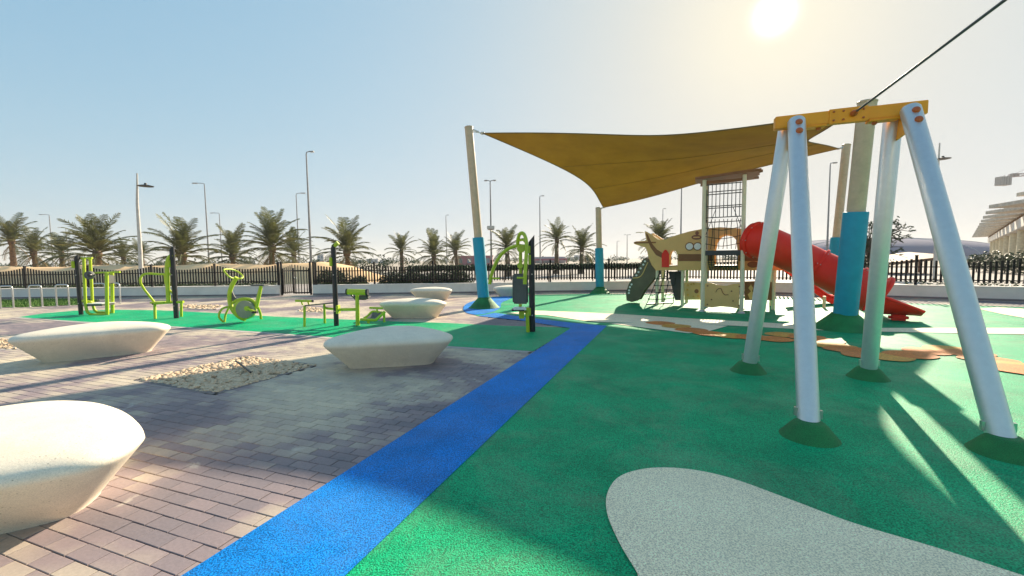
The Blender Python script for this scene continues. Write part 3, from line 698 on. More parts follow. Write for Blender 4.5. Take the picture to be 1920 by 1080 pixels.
# ================================================================== CABLEWAY FRAME
def cableway(feet, topz, label, bl=None, br=None):
    (nl, fl, nr, fr) = [V((p.x, p.y, 0)) for p in feet]
    mid = (nl+nr+fl+fr)/4; o = thing('cableway_gantry', label, 'cableway', mid)
    ml, mr = (nl+fl)/2, (nr+fr)/2; bd = (mr-ml).normalized(); fw = V((bd.y, -bd.x, 0))
    if (nl-fl).dot(fw) < 0: fw = -fw
    bl, br = (bl, br) if bl is not None else (ml+V((0,0,topz)), mr+V((0,0,topz)))
    bd = (br-bl).normalized(); fw = V((bd.y, -bd.x, 0)); fw = fw if (nl-fl).dot(fw) > 0 else -fw; q = Matrix.Rotation(math.atan2(bd.y, bd.x), 3, 'Z'); ln = (br-bl).length
    H = .135
    bc = (bl+br)/2
    beam = MB().box(bc, (ln+.36, .10, H), q, .006).build('beam', 'yellow', o)
    MB().box(bc+fw*.054, (.34, .012, H+.018), q, .003).build('splice_plate', 'yellow', beam, off=o['_o'])
    bt = MB()
    for sx in (-.13, -.045, .13):
        for sz in (-.045, .045): bt.lathe([(.011,0), (.011,.01), (.006,.014)], bc+bd*sx+V((0,0,sz))+fw*.06, 8, fw)
    bt.build('plate_bolts', 'bolt', beam, off=o['_o'], smooth=40)
    for t, n_, f_ in ((bl, nl, fl), (br, nr, fr)):
        for foot, sgn in ((n_, 1), (f_, -1)):
            tp = t + fw*(.05+.085)*sgn + V((0,0,-.035 if sgn > 0 else -.03)) + (V() if sgn > 0 else bd*-.03)
            ax = (tp-foot).normalized(); tp2 = tp+ax*.02
            lg = MB().tube([foot+ax*.02, foot.lerp(tp, .5), tp, tp2], [.083,.083,.083,.072], 28).build('leg', 'steel', o, smooth=35)
            out = fw*sgn; out = (out-ax*out.dot(ax)).normalized()
            for k in (.075, .19):
                p = tp - ax*k + out*.078; MB().lathe([(.034,0), (.034,.01), (.026,.022), (.012,.028)], p, 14, out).build('bolt', 'bolt', lg, off=o['_o'], smooth=40)
            for s in (-1, 1):
                sd = ax.cross(out).normalized()*s; p = foot+ax*.2+sd*.086
                MB().box(p, (.03,.03,.07), q).build('foot_clamp', 'inox', lg, off=o['_o'])
            c = MB().lathe([(.222,-.012), (.216,.004), (.205,.015), (.19,.033), (.172,.056), (.153,.08), (.135,.103), (.117,.122), (.104,.132), (.09,.138)], foot, 36)
            c.build('base_mound', 'mound', o, smooth=60)
        # cast corner bracket behind the beam
        g = MB(); gp = t-V((0,0,H/2)); s = 1 if t is bl else -1
        g.plate([gp+bd*.0*s-fw*.05+V((0,0,.02)), gp+bd*.0*s+fw*.05+V((0,0,.02)), gp+fw*.09-V((0,0,.19)), gp-fw*.16-V((0,0,.22))], bd*.012*s)
        g.build('bracket', 'yellow', o)
        br_ = MB().box(gp+bd*.17*s-V((0,0,.012)), (.26,.12,.02), q, .004); br_.build('bracket', 'yellow', o)
        MB().lathe([(.024,0), (.024,-.018), (.012,-.03)], gp+bd*.24*s-V((0,0,.022)), 10).build('bolt', 'bolt', o, smooth=40)
    return o, bc+fw*.05, bd, fw
feet = [G(1517,820), G(1403,697), G(1886,852), G(1627,709)]
cw, mid, bdir, fwd = cableway(feet, 2.99, 'yellow-beamed cableway start on four galvanised steel legs in green mounds', G(1487,229,2.99), G(1694,207,2.99))
eye_ = A(1597,211,mid.y); att = mid + bdir*((eye_-mid).dot(bdir)); att.z = 2.99
tgt = ray(1873, 0); tgt = EYE + tgt*(2.93/tgt.y)
cd = (tgt-att).normalized(); end = att+cd*13.0
MB().lathe([(.02,0), (.032,.02), (.03,.05), (.016,.085)], att, 12, cd).build('cable_socket', 'bolt', cw, smooth=40)
cb = thing('cableway_cable', 'dark steel cable running up from the yellow beam overhead', 'cable', att)
MB().tube([att+cd*.05] + [att+cd*(13*k/12)-V((0,0,.25*math.sin(math.pi*k/12))) if k > 2 else att+cd*(13*k/12)-V((0,0,.02*k)) for k in range(1, 12)] + [end], .0115, 10).build('cable_rope', 'cable', cb, smooth=60)
efeet = [end*1 for _ in range(4)]
for k, (s, t_) in enumerate(((-1,1), (-1,-1), (1,1), (1,-1))): efeet[k] = end + bdir*.7*s + fwd*1.15*(-t_)
cableway([efeet[1], efeet[0], efeet[3], efeet[2]], end.z, 'second cableway gantry at the high end of the cable, behind the viewpoint')

# ================================================================== BENCHES
def bench_mesh():
    mb = MB(); n = 96
    def ol(t):
        c, s = math.cos(t), math.sin(t)
        if s < 0: return c, -.28*(1-abs(c)**13)**.6            # near side: almost straight
        return c, .80*(1-abs(c)**2.1)**.86                   # far side: full arc
    lev = [(z, x, x) for z, x in ((0,.69), (.012,.694), (.08,.752), (.16,.822), (.24,.895), (.30,.948), (.325,.970), (.348,.989), (.368,1), (.388,.996), (.406,.982), (.424,.95), (.442,.89), (.46,.79), (.478,.63), (.494,.42), (.503,.2), (.506,.05))]
    for z, sx, sy in lev:
        for k in range(n):
            x, y = ol(2*math.pi*k/n); y0 = .477 if z < .37 else .2; mb.v.append((x*.885*sx, y*sy+y0*(1-sy), z))
    for i in range(len(lev)-1):
        for k in range(n): mb.f.append((i*n+k, i*n+(k+1) % n, (i+1)*n+(k+1) % n, (i+1)*n+k))
    mb.f.append(tuple(range(n))[::-1]); mb.f.append(tuple((len(lev)-1)*n+k for k in range(n)))
    me = bpy.data.meshes.new('bench'); me.from_pydata(mb.v, [], mb.f); me.materials.append(M['conc'])
    me.polygons.foreach_set('use_smooth', [True]*len(me.polygons)); me.set_sharp_from_angle(angle=R(50)); return me
bme = bench_mesh()
# base near corners in local coordinates are about (+-.56,-.1)
def bench(px, py, corner, rz, label, sc=1, dp=1):
    p = G(px, py); c = V((corner*.56*sc, .02*sc, 0)); c.rotate(Matrix.Rotation(rz, 3, 'Z'))
    o = link('bench', bme); tag(o, label, 'bench', 'white concrete benches on the paving'); o.location = p-c; o.rotation_euler.z = rz; o.scale = (sc, sc*dp, sc)
bench(145, 958, 1, R(29.4), 'white concrete bench standing closest to the blue strip edge, its end over beige pavers', 1.06, 1.36)
bench(85, 680, -1, R(35.6), 'long white concrete bench beside the small heap of pebbles', 1.06)
bench(657, 690, -1, R(11), 'white concrete bench between the diamond gravel bed and the blue strip', 1.0, 1.18)
bench(815, 596, 1, R(-4), 'white concrete bench next to the sit-up station on the paving', 1.0)
bench(834, 562, 1, R(-10), 'white concrete bench halfway between the sit-up station bench and the wall', .95)
bench(938, 556, -1, R(0), 'white concrete bench near the wall, half hidden by the lat pull machine', .9)

# ================================================================== BIKE RACKS
for k, (x0, x1, y) in enumerate(((2,26,578), (57,80,576), (107,130,574), (175,192,570), (202,218,569))):
    a, b = G(x0, y), G(x1, y-1); z = .78
    if k >= 3: b = a+V((.5,.0,0))
    o = thing('bike_rack', ['stainless bike hoop farthest from the chest press machine', 'stainless bike hoop second from the far end of the row', 'stainless bike hoop in the middle of the row by the lawn', 'stainless bike hoop seen through the chest press machine', 'stainless bike hoop just past the chest press machine'][k], 'bike rack', (a+b)/2, group='bike hoops by the lawn')
    d = (b-a)
    MB().tube([a, a+V((0,0,z-.08)), a+d*.04+V((0,0,z-.03)), a+d*.15+V((0,0,z)), a+d*.85+V((0,0,z)), a+d*.96+V((0,0,z-.03)), b+V((0,0,z-.08)), b], .026, 10).build('hoop', 'inox', o, smooth=60)
    for p in (a, b): MB().lathe([(.06,0), (.06,.008), (.03,.012)], p, 14).build('floor_flange', 'inox', o)

# ================================================================== EXERCISE MACHINES
class Machine:
    def __init__(s, base, name, label):
        s.b = G(*base); s.Y = s.b.y; s.o = thing(name, label, 'exercise machine', s.b)
    def p(s, q): return A(q[0], q[1], s.Y+(q[2] if len(q) > 2 else 0))+V((0, 0, 0))
    def t(s, name, pts, r, material='lime', n=10, smooth=True):
        r = [x*.84 for x in r] if isinstance(r, list) else r*.84
        pp = [s.p(q) for q in pts]
        for v in pp: v.z = max(v.z, .006)
        return MB().tube(curve(pp, 5) if smooth and len(pp) > 2 else pp, r, n).build(name, material, s.o, smooth=50)
    def post(s, base, top, r=.075, dy=0, tagpx=None):
        a, b = s.p((*base, dy)), s.p((*top, dy)); b.x = a.x; a.z = 0
        n = 24; m_ = MB().tube([a, b], r, n); k = len(m_.v)
        m_.v = [(x, y, z + (.0 if z < .5 else (x-a.x)*1.2)) for x, y, z in m_.v]
        pst = m_.build('post', 'black', s.o, smooth=40)
        bl = MB()
        for z in (.35, 1.2): bl.lathe([(.014,0), (.012,.012)], V((a.x, a.y-r, z)), 8, V((0,-1,0)))
        bl.build('bolts', 'inox', pst, off=s.o['_o'])
        if tagpx:
            c = s.p((a and tagpx[0], tagpx[1], dy)); MB().box((a.x-r*.7, a.y-.03, c.z), (.05,.17,.2), None, .008).build('instruction_plate', 'lime', pst, off=s.o['_o'])
    def disc(s, name, c, r, w, material, axis=V((0,1,0))):
        return MB().lathe([(r*.96,-w/2), (r,-w/2+.008), (r,w/2-.008), (r*.96,w/2)], s.p(c), 28, axis).build(name, material, s.o, smooth=40)
    def box(s, name, c, size, material, rot=None, bev=.01):
        return MB().box(s.p(c), size, rot, bev).build(name, material, s.o)
# chest press
mA = Machine((180,590), 'chest_press', 'lime green twin-frame press machine on a black post by the bike hoops')
mA.post((152,588), (152,482), .055, 0, (148,496))
mA.t('frame_tube', [(157,485,-.12), (159,540,-.12), (161,574,-.12), (166,587,-.12), (180,590,-.12), (201,590,-.12)], .045)
mA.t('frame_tube', [(169,485,.3), (172,540,.3), (174,570,.3), (180,584,.3), (195,586,.3), (212,587,.3)], .045)
mA.t('upright', [(200,511,-.12), (201,590,-.12)], .055); mA.t('upright', [(210,509,.3), (211,588,.3)], .055)
mA.t('top_roller', [(152,484,.1), (173,484,.1)], .04); mA.t('roller_cap', [(149,484,.1), (152.5,484,.1)], .045, 'black')
mA.t('handle_bar', [(163,512,0), (190,511,0), (224,510,0)], .03); mA.t('hand_grip', [(212,510,0), (225,510,0)], .034, 'lime')
mA.disc('pivot_disc', (168,516,-.16), .12, .1, 'padgrey'); mA.disc('pivot_hub', (168,516,-.24), .045, .06, 'black')
mA.t('cross_bar', [(155,564,0), (170,566,0), (172,566,.3)], .04)
mA.box('foot_board', (186,571,.1), (.56,.42,.05), 'padgrey'); mA.box('foot_board_rim', (186,568.5,.1), (.6,.46,.02), 'white')
mA.box('seat_back', (205,524,.1), (.07,.3,.26), 'padgrey', None, .02)
# seated press
mB = Machine((318,597), 'seated_press', 'lime seat frame with a hooked arm on a tall black post')
mB.post((331,597), (328,466), .06, 0, (323,494))
mB.t('hook_arm', [(326,480,0), (320,480,0), (315,487,-.03), (313,502,-.05), (314,530,-.05), (316,567,-.05)], .06)
mB.t('handle_bar', [(323,514,0), (300,514,-.1), (276,513,-.25), (266,517,-.28), (263,528,-.3), (270,542,-.2), (281,556,-.1), (291,569,0)], .035)
mB.t('seat_bar', [(288,569,0), (316,567,0), (344,566,0)], .045); mB.t('leg', [(290,569,0), (291,599,-.1)], .04); mB.t('leg', [(340,567,.3), (340,594,.3)], .04)
mB.t('brace', [(314,540,0), (322,548,0), (327,553,0)], .03); mB.t('brace', [(310,515,0), (311,528,0), (314,536,0)], .045)
mB.box('seat', (302,566.5,0), (.36,.34,.04), 'lime'); mB.t('bar_cap', [(286.5,569,0), (289,569,0)], .05, 'black')
# exercise bike
mC = Machine((452,604), 'exercise_bike', 'lime green outdoor exercise bike with a looped handlebar')
mC.t('handlebar', [(441,523,0), (430,519,-.2), (420,508,-.2), (422,505,-.1), (434,505,.15), (447,510,.3), (455,518,.25), (452,522,.1), (441,523,0)], .026)
mC.t('frame_arc', [(444,520,0), (437,531,0), (431.5,545,0), (430.5,560,0), (433,574,0), (440,586,0), (450,595,0), (460,599,0)], .062, n=14)
mC.disc('flywheel_cover', (459,580,0), .26, .16, 'lime'); mC.disc('flywheel_face', (461,580,-.06), .225, .12, mat('flywheel', (.30,.30,.22), rough=.5))
mC.t('top_arc', [(436,568,0), (447,562,0), (460,560,0), (472,563,0), (481,571,0)], .045)
mC.t('seat_post', [(489.5,536,0), (480,578,0)], [.05,.062], n=12); mC.box('seat', (487,534.5,0), (.34,.24,.035), 'padgrey')
mC.t('front_foot', [(430,575,-.05), (418,578,-.2), (411,588,-.25), (412,597,-.25), (420,604,-.2)], .03); mC.t('front_foot', [(429,577,.1), (423,590,.05), (421,604,0)], .03)
mC.t('rear_foot', [(484,577,0), (488,587,.1), (489.5,598,.15)], .035)
mC.t('crank', [(464,578,-.16), (477,585,-.16)], .035); mC.disc('crank_hub', (464,578,-.12), .06, .1, 'lime'); mC.box('pedal', (478,585.5,-.22), (.12,.1,.045), 'black')
MB().plate([mC.p(q) for q in ((433.5,543), (437,551), (441,558), (449,562), (437,567), (433.5,560))], (0,.03,0)).build('guard_fin', 'padgrey', mC.o)
# sit-up station
mD = Machine((631,611), 'situp_station', 'black post with lime sit-up boards and padded roller on both sides')
mD.post((631,611), (630,460), .056, 0, (624,491))
mD.t('cap', [(624,463,0), (634,455,0)], .06)
mD.t('bench_leg', [(571,573,-.1), (571,613,-.1)], .034); mD.t('bench_leg', [(608,570,.35), (609,606,.35)], .034)
MB().plate([mD.p(q) for q in ((571,572,-.2), (571,572,.2), (627,566.5,.4), (627,566.5,0))], (0,0,-.03)).build('board', 'padgrey', mD.o)
mD.t('foot_roller', [(554,564,-.1), (586,564.5,-.1)], .032); mD.t('roller_strut', [(565,565,-.1), (567.5,572,-.1)], .022); mD.t('roller_strut', [(577,565,-.1), (580,572,-.1)], .022); mD.t('roller_cap', [(585,564.5,-.1), (587.5,564.6,-.1)], .036, 'black')
mD.t('side_arm', [(607,574,.1), (612,578,.1), (628,579.5,0)], .034)
mD.t('side_arm', [(633,580.5,0), (669,580,0)], .042); mD.box('arm_flange', (634,580,0), (.05,.16,.2), 'lime')
mD.t('support_leg', [(669.5,552,0), (671,612,0)], [.05,.058], n=14)
mD.t('roller', [(652,547,0), (687,548,0)], .082, n=18); mD.t('roller_cap', [(649.5,547,0), (652.2,547,0)], .088, 'black', n=18); mD.t('roller_cap', [(686.5,548,0), (690,548,0)], .09, 'black', n=18)
mD.box('roller_pad', (678,557,.12), (.36,.22,.1), 'padgrey', None, .03); mD.t('pad_bracket', [(658,552,.05), (664,558,.08), (676,561,.1), (688,560,.1), (690,552,.05)], .022, 'black')
mD.t('low_frame', [(676,599,-.15), (688,599.5,-.15), (703,600,-.15), (708,597,-.15), (722,584,-.1)], .04); mD.t('low_frame', [(682,597,.3), (690,592,.35), (699,584,.4), (716,586,.2)], .034)
MB().plate([mD.p(q) for q in ((687,597,-.1), (705,598,-.1), (716,586,.0), (699,585.5,.3))], (0,0,-.035)).build('low_board', 'padgrey', mD.o)
mD.t('bench_leg', [(691,599,-.1), (691,606,-.1)], .04); mD.t('bench_leg', [(720,586,0), (720.5,604,0)], .034)
mD.t('foot_roller', [(693,577,0), (718,578,0)], .03); mD.t('roller_strut', [(706,578,0), (709,587,0)], .024)
# lat pull
mE = Machine((996,622), 'lat_pull_machine', 'lime lat pull machine with arched arms and grey back pad')
mE.post((998,620), (997,447), .062, 0, (992,487))
mE.t('pull_arm', [(918,533,.45), (921,517,.45), (928,497,.4), (940,477,.35), (956,465,.3), (972,461,.2), (987,462,.05)], .045)
mE.t('hand_grip', [(922,522,.45), (936,522,.3)], .025)
mE.t('pull_arm', [(984,533,-.3), (985,505,-.28), (987,475,-.2), (987,455,-.1), (984,442,0), (979,437,.05), (974,440,.1), (971,450,.15), (971,462,.2)], .045)
mE.t('hand_grip', [(969,521,-.3), (984,521,-.3)], .026)
mE.t('centre_column', [(976,463,.12), (976,516,.12)], .042); mE.disc('pivot', (977,466,.02), .085, .2, 'lime'); mE.disc('pivot', (975,498,.02), .06, .2, 'lime')
mE.t('upper_link', [(971,452,.15), (981,450,.05), (990,460,0)], .03)
mE.box('back_pad', (975.5,541.5,.05), (.33,.07,.63), 'padgrey', Matrix.Rotation(R(-12), 3, 'Z'), .03)
mE.box('post_bracket', (991,468,0), (.09,.13,.15), 'lime'); mE.box('post_bracket', (991,584,0), (.09,.13,.17), 'lime')
mE.t('seat_arm', [(976,570,.1), (976,580,.1), (990,586,0)], .04); mE.box('seat', (974,578.5,-.08), (.26,.34,.045), 'white', None, .015); mE.box('seat_pad', (971,580.5,-.1), (.26,.3,.03), 'black')
mE.box('seat_block', (978,590,-.02), (.11,.1,.16), 'lime'); mE.t('foot_tube', [(988,586,-.06), (989,600,-.06), (990,623,-.06)], .045)

# ================================================================== PLAY SHIP
O = G(1316.5,584.5); TA = R(-29); PU = V((math.cos(TA), math.sin(TA), 0)); PV = V((-math.sin(TA), math.cos(TA), 0))
def loc(u, v, z=0): return V((O.x, O.y, 0)) + PU*u + PV*v + V((0,0,z))
def onp(px, py, v):
    """point of the vertical plane v = const that the pixel looks at"""
    d = ray(px, py); o0 = loc(0, v); return EYE + d*((o0-EYE).dot(PV)/d.dot(PV))
PQ = Matrix.Rotation(TA, 3, 'Z')
ship = thing('play_ship', 'tan and brown ship-shaped playhouse with a net tower under the sail', 'playhouse', loc(.5, .9))
TW = .95
w_front = ((loc(0,0)-EYE)).length
# tower posts
ztop = A(1316, 338, O.y).z
for u, v, h in ((0,0,ztop), (TW,0,ztop+.05), (0,TW,ztop), (TW,TW,ztop+.05)):
    p = MB().tube([loc(u,v,0), loc(u,v,h)], .05, 16).build('tower_post', 'post', ship, smooth=40)
    MB().lathe([(.09,0), (.09,.02), (.06,.05)], loc(u,v,.0), 14).build('post_shoe', 'steel', p, off=ship['_o'])
# roof board with a jagged end
rb = [(-.22,-.16), (.3,-.12), (1.0,-.16), (1.32,-.1), (1.22,.02), (1.36,.12), (1.2,.25), (1.3,.5), (1.15,.9), (1.3,1.12), (.4,1.1), (-.2,1.14), (-.12,.7), (-.26,.4)]
MB().plate([loc(u,v,ztop+.02+.05*u) for u, v in rb], (0,0,.07)).build('roof_board', 'brown', ship)
MB().box(loc(TW/2,0,ztop-.07), (TW-.1,.05,.07), PQ).build('roof_beam', 'brown', ship)
# deck, low panel, upper grille and nets
zd = A(1350,474,O.y-.2).z
MB().box(loc(TW/2,TW/2,zd), (TW-.02,TW-.02,.13), PQ, .01).build('deck', 'deck', ship)
pz0, pz1 = A(1350,577,O.y-.2).z, A(1350,532,O.y-.2).z
wav = [(0,pz1), (.18,pz1+.02), (.4,pz1-.04), (.6,pz1-.05), (.78,pz1), (.95,pz1+.02)]; wbt = [(.95,pz0), (.7,pz0+.03), (.45,pz0+.04), (.2,pz0+.0), (0,pz0+.02)]
lp_ = MB().plate([loc(.06+u*.88,-.015,z) for u, z in wav+wbt], PV*.03).build('low_panel', 'tan', ship)
MB().tube(curve([loc(.33,-.025,pz0+.42), loc(.37,-.025,pz0+.5), loc(.45,-.025,pz0+.53), loc(.5,-.025,pz0+.42), loc(.56,-.025,pz0+.36), loc(.64,-.025,pz0+.37)], 5), .009, 6).build('squiggle', 'brown', lp_, off=ship['_o'])
for u, z in ((.2,pz0+.22), (.68,pz0+.46), (.72,pz0+.2), (.1,pz0+.08), (.86,pz0+.08), (.1,pz1-.06), (.86,pz1-.06)):
    MB().lathe([(.02,0), (.016,.012)], loc(.03+u, -.018, z), 10, -PV).build('panel_bolt', 'brown', lp_, off=ship['_o'])
gr = MB()
for k in range(9): gr.tube([loc(.1+k*.094,.0,zd+.95), loc(.1+k*.094,0,ztop-.12)], .011, 6)
for z in (ztop-.14, ztop-.4, zd+1.25, zd+.95): gr.tube([loc(.04,0,z), loc(TW-.04,0,z)], .014, 6)
gr.build('climbing_grille', 'cable', ship)
gr2 = MB()
for k in range(6): gr2.tube([loc(0,.1+k*.15,zd+.9), loc(0,.1+k*.15,ztop-.15)], .01, 6)
for z in (ztop-.2, zd+1.3, zd+.9): gr2.tube([loc(0,.04,z), loc(0,TW-.04,z)], .012, 6); gr2.tube([loc(.04,TW,z), loc(TW-.04,TW,z)], .014, 6)
gr2.build('side_grille', 'rope', ship)
nt_ = MB()
for k in range(11):
    u = .12+k*.071; nt_.tube(curve([loc(u,.04,zd+.02), loc(u,.25,zd-.28), loc(u,.8,zd-.45), loc(u,TW,zd-.5)], 3), .011, 5)
for k in range(8):
    t = k/7; v = .04+.8*t; z = zd-.06-.42*t**.6; nt_.tube([loc(.1,v,z), loc(TW-.1,v,z)], .011, 5)
for k in range(9):
    u = .08+k*.1; nt_.tube(curve([loc(u,.02,zd+.9), loc(u+.04*math.sin(k*2),.12,zd+.6), loc(u,.05,zd+.1)], 3), .009, 5)
for z in (zd+.25, zd+.45, zd+.68): nt_.tube(curve([loc(.04,.02,z), loc(.45,.1,z-.07), loc(TW-.04,.02,z)], 4), .009, 5)
nt_.tube([loc(.3,0,zd+1.2), loc(.05,.1,zd+.5)], .008, 5); nt_.tube([loc(.7,0,zd+1.2), loc(.95,.05,zd+.55)], .008, 5)
nt_.build('climbing_net', 'rope', ship)
# hull sides: outline traced on the near side's plane, arch and door openings cut through
VH, VF = 1.12, 2.35
outl = [(1230,507), (1222,497), (1216,483), (1213,470), (1210,464), (1200,461), (1189,457.5), (1188,454), (1193,452.5), (1212,451), (1210,442), (1209,433.5), (1212,434), (1222,440), (1236,449), (1248,449), (1268,441), (1292,434), (1320,428.5), (1350,426), (1385,428), (1420,436), (1452,449), (1462,470), (1466,490), (1478,507)]
arch = [(1339,503), (1338,470), (1342,452), (1350,442), (1360,438), (1372,440), (1380,448), (1383,470), (1383,503)]
door = [(1255,499), (1255,480), (1258,471), (1262,469), (1267,471), (1271,479), (1271,499)]
H0 = [onp(x, y, VH) for x, y in outl]
near = MB().plate(H0, PV*.035, [[onp(x, y, VH) for x, y in arch], [onp(x, y, VH) for x, y in door]]).build('hull_side', 'tan', ship)
dv = PV*(VF-VH)
MB().plate([p+dv for p in H0[:6]+H0[11:]], PV*.035, [[onp(x, y, VH)+dv for x, y in arch], [onp(x-8, y, VH)+dv for x, y in door]]).build('hull_side', 'tan', ship)
def decal(name, pts, material, d=.012, parent=None): return MB().plate([onp(x, y, VH)-PV*.001 for x, y in pts], -PV*d).build(name, material, parent or near, off=ship['_o'])
decal('brown_stripe', [(1211,437), (1215,440), (1222,456), (1232,468), (1242,474), (1242,484), (1230,478), (1220,464), (1214,450)], 'brown')
decal('brown_stripe', [(1272,476.5), (1336,476.5), (1336,489.5), (1272,489.5)], 'brown'); decal('brown_stripe', [(1385,476.5), (1450,476.5), (1462,486), (1462,489.5), (1385,489.5)], 'brown')
decal('bow_sprit', [(1190,454), (1230,453.5), (1230,456), (1190,456.5)], 'brown', .018)
decal('red_door', [(1241,501), (1241,477), (1245,470), (1248,468), (1251,470), (1254.5,476), (1254.5,501)], 'red', .03)
decal('oval_patch', [(1412+11*math.cos(t*.449), 496+6*math.sin(t*.449)) for t in range(14)], 'brown', .014)
for x in (1293, 1308):
    c = onp(x, 462, VH)-PV*.002; rg = MB().lathe([(.125,0), (.125,.02), (.1,.024)], c, 24, -PV).build('porthole', 'brown', near, off=ship['_o'], smooth=40)
    MB().lathe([(.1,0), (.098,.032)], c, 24, -PV).build('porthole_pane', 'white', near, off=ship['_o']); decal_c = c
decal('emblem', [(1306+9.5*math.cos(t*.3927), 445+4.6*math.sin(t*.3927)) for t in range(16)], 'emblem', .014)
decal('emblem', [(1307+3.4*math.cos(t*.5236), 437+3.8*math.sin(t*.5236)) for t in range(12)], 'emblem', .015)
MB().plate([onp(x, y, VH)-PV*.017 for x, y in ((1300,444), (1312,443.5), (1312,446), (1300,446.5))], -PV*.003).build('emblem_lettering', 'tan', near, off=ship['_o'])
# ship deck and posts
uu0 = (onp(1238,507,VH)-loc(0,0)).dot(PU); uu1 = (onp(1452,507,VH)-loc(0,0)).dot(PU); zh = onp(1300,500,VH).z
MB().box(loc((uu0+uu1)/2, (VH+VF)/2+.02, zh), (uu1-uu0, VF-VH-.06, .07), PQ).build('ship_deck', 'deck', ship)
for px in (1231, 1279, 1391, 1451):
    u = (onp(px,540,VH)-loc(0,0)).dot(PU)
    for v in (VH+.09, VF-.06): MB().tube([loc(u,v,0), loc(u,v,zh+.3)], .048, 14).build('ship_post', 'post', ship, smooth=40)
# lower play panels
def lowpanel(x0, x1, y0, y1, material): return MB().plate([onp(x, y, VH+.05) for x, y in ((x0,y1), (x0,y0+1), ((x0+x1)/2,y0), (x1,y0+2), (x1,y1))], PV*.03).build('play_panel', material, ship)
fp = lowpanel(1283, 1315, 529, 562, 'tan')
for x, y, r in ((1290,535,2.4), (1296,533,2), (1301,532.5,2.2), (1289,543,2.2), (1306,546,4.2), (1290,553,2.6), (1309,555,2), (1300,556,1.8)):
    MB().plate([onp(x+r*math.cos(t*.7854), y+r*math.sin(t*.7854), VH+.05)-PV*.002 for t in range(8)], -PV*.01).build('flower', ('yellowr','brown')[r > 4], fp, off=ship['_o'])
rp_ = lowpanel(1396, 1447, 527, 563, 'brown')
MB().plate([onp(x, y, VH+.05)-PV*.002 for x, y in ((1406,561), (1402,552), (1408,546), (1403,540), (1408,533), (1412,540), (1410,546), (1416,551), (1412,561))], -PV*.01).build('leaf_motif', 'tan', rp_, off=ship['_o'])
MB().plate([onp(x, y, VH+.05)-PV*.002 for x, y in ((1430,561), (1434,550), (1428,543), (1434,536), (1440,548), (1437,561))], -PV*.01).build('leaf_motif', 'tan', rp_, off=ship['_o'])
# dark climbing wall and rope ladder under the bow
MB().plate([onp(x, y, VH+.3) for x, y in ((1253,509), (1281,509), (1281,563), (1266,563), (1262,548))], PV*.1).build('climbing_wall', 'deck', ship)
ln_ = MB()
tp = [onp(x, 508, VH-.03) for x in (1238,1248,1258,1268)]; bt_ = [G(x, y) for x, y in ((1212,572), (1228,573), (1244,572), (1262,569))]
for a, b in zip(tp, bt_): ln_.tube([a, b+V((0,0,.01))], .011, 6)
for t in (.22, .42, .62, .82):
    pts = [a.lerp(b, t) for a, b in zip(tp, bt_)]; ln_.tube(pts, .011, 6)
    for p in pts: ln_.lathe([(.02,-.025), (.028,0), (.02,.025)], p, 8)
ln_.build('rope_ladder', 'rope', ship)
MB().tube([bt_[0]+V((0,0,.025)), bt_[3]+V((0,0,.025))], .03, 8).build('ladder_foot', 'post', ship)
# small olive slide at the bow
so = [(1206,487), (1214,482), (1226,503), (1233,512), (1222,528), (1208,545), (1198,563), (1186,566), (1176,563), (1175,548), (1180,533), (1190,515), (1199,500)]
for k, dvv in enumerate((-.1, .42)):
    sp_ = MB().plate([onp(x, y, VH+.2)+PV*dvv for x, y in so], PV*.04).build('slide_side', 'olive', ship)
    if not k:
        for x, y in ((1208,489), (1205,495), (1200,502), (1196,509), (1192,515), (1183,532), (1180,537), (1178.5,543), (1178,548)):
            MB().lathe([(.035,0), (.03,.01)], onp(x+2.5, y+1, VH+.2)+PV*(dvv-.002), 8, -PV).build('finger_hole', 'white', sp_, off=ship['_o'])
        MB().tube(curve([onp(x, y, VH+.2)+PV*(dvv-.012) for x, y in ((1216,492), (1211,503), (1205,515), (1198,520), (1188,521))], 5), .018, 6).build('grip_rail', 'tan', sp_, off=ship['_o'])
bedp = [(1216,492), (1208,506), (1199,522), (1190,540), (1185,556), (1182,563)]
q0 = [onp(x, y, VH+.2)-PV*.06 for x, y in bedp]; mb = MB(); mb.add([p for p in q0]+[p+PV*.48 for p in q0]+[p-V((0,0,.04)) for p in q0]+[p+PV*.48-V((0,0,.04)) for p in q0], [(i, i+1, 7+i, 6+i) for i in range(5)]+[(13+i, 12+i, 18+i, 19+i) for i in range(5)])
mb.build('slide_bed', 'olive', ship)

# red tube slide, leaving the tower towards the camera's right
sl = thing('tube_slide', 'red plastic tube slide with a flared open end leaving the play ship', 'slide', G(1600,592))
RT_ = .43
c0 = A(1406,448,O.y-.35); c1 = A(1436,456,O.y-.65); c2 = A(1520,494,10.75); c3 = A(1586,526,10.2); c4 = A(1618,544,9.95); c5 = A(1640,554,9.78)
path = curve([c0, c1, c2, c3, c4, c5], 6)
tb = MB().tube(path, RT_, 28, cap=False); tb.tube(path, RT_-.02, 28, cap=False); tb.build('tube', 'red', sl, smooth=60)
for k in (3, 13, 20):
    p = path[k]; d = (path[min(k+1, len(path)-1)]-path[k-1]).normalized()
    fl = MB().lathe([(RT_,-.03), (RT_+.05,-.026), (RT_+.05,.026), (RT_,.03)], p, 32, d).build('joint_flange', 'red', sl, smooth=30)
    for a in range(0, 360, 45):
        sd = d.orthogonal().normalized(); sd.rotate(Matrix.Rotation(R(a), 3, d)); MB().tube([p+sd*(RT_+.028)-d*.04, p+sd*(RT_+.028)+d*.04], .014, 6).build('flange_bolt', 'steel', fl, off=sl['_o'])
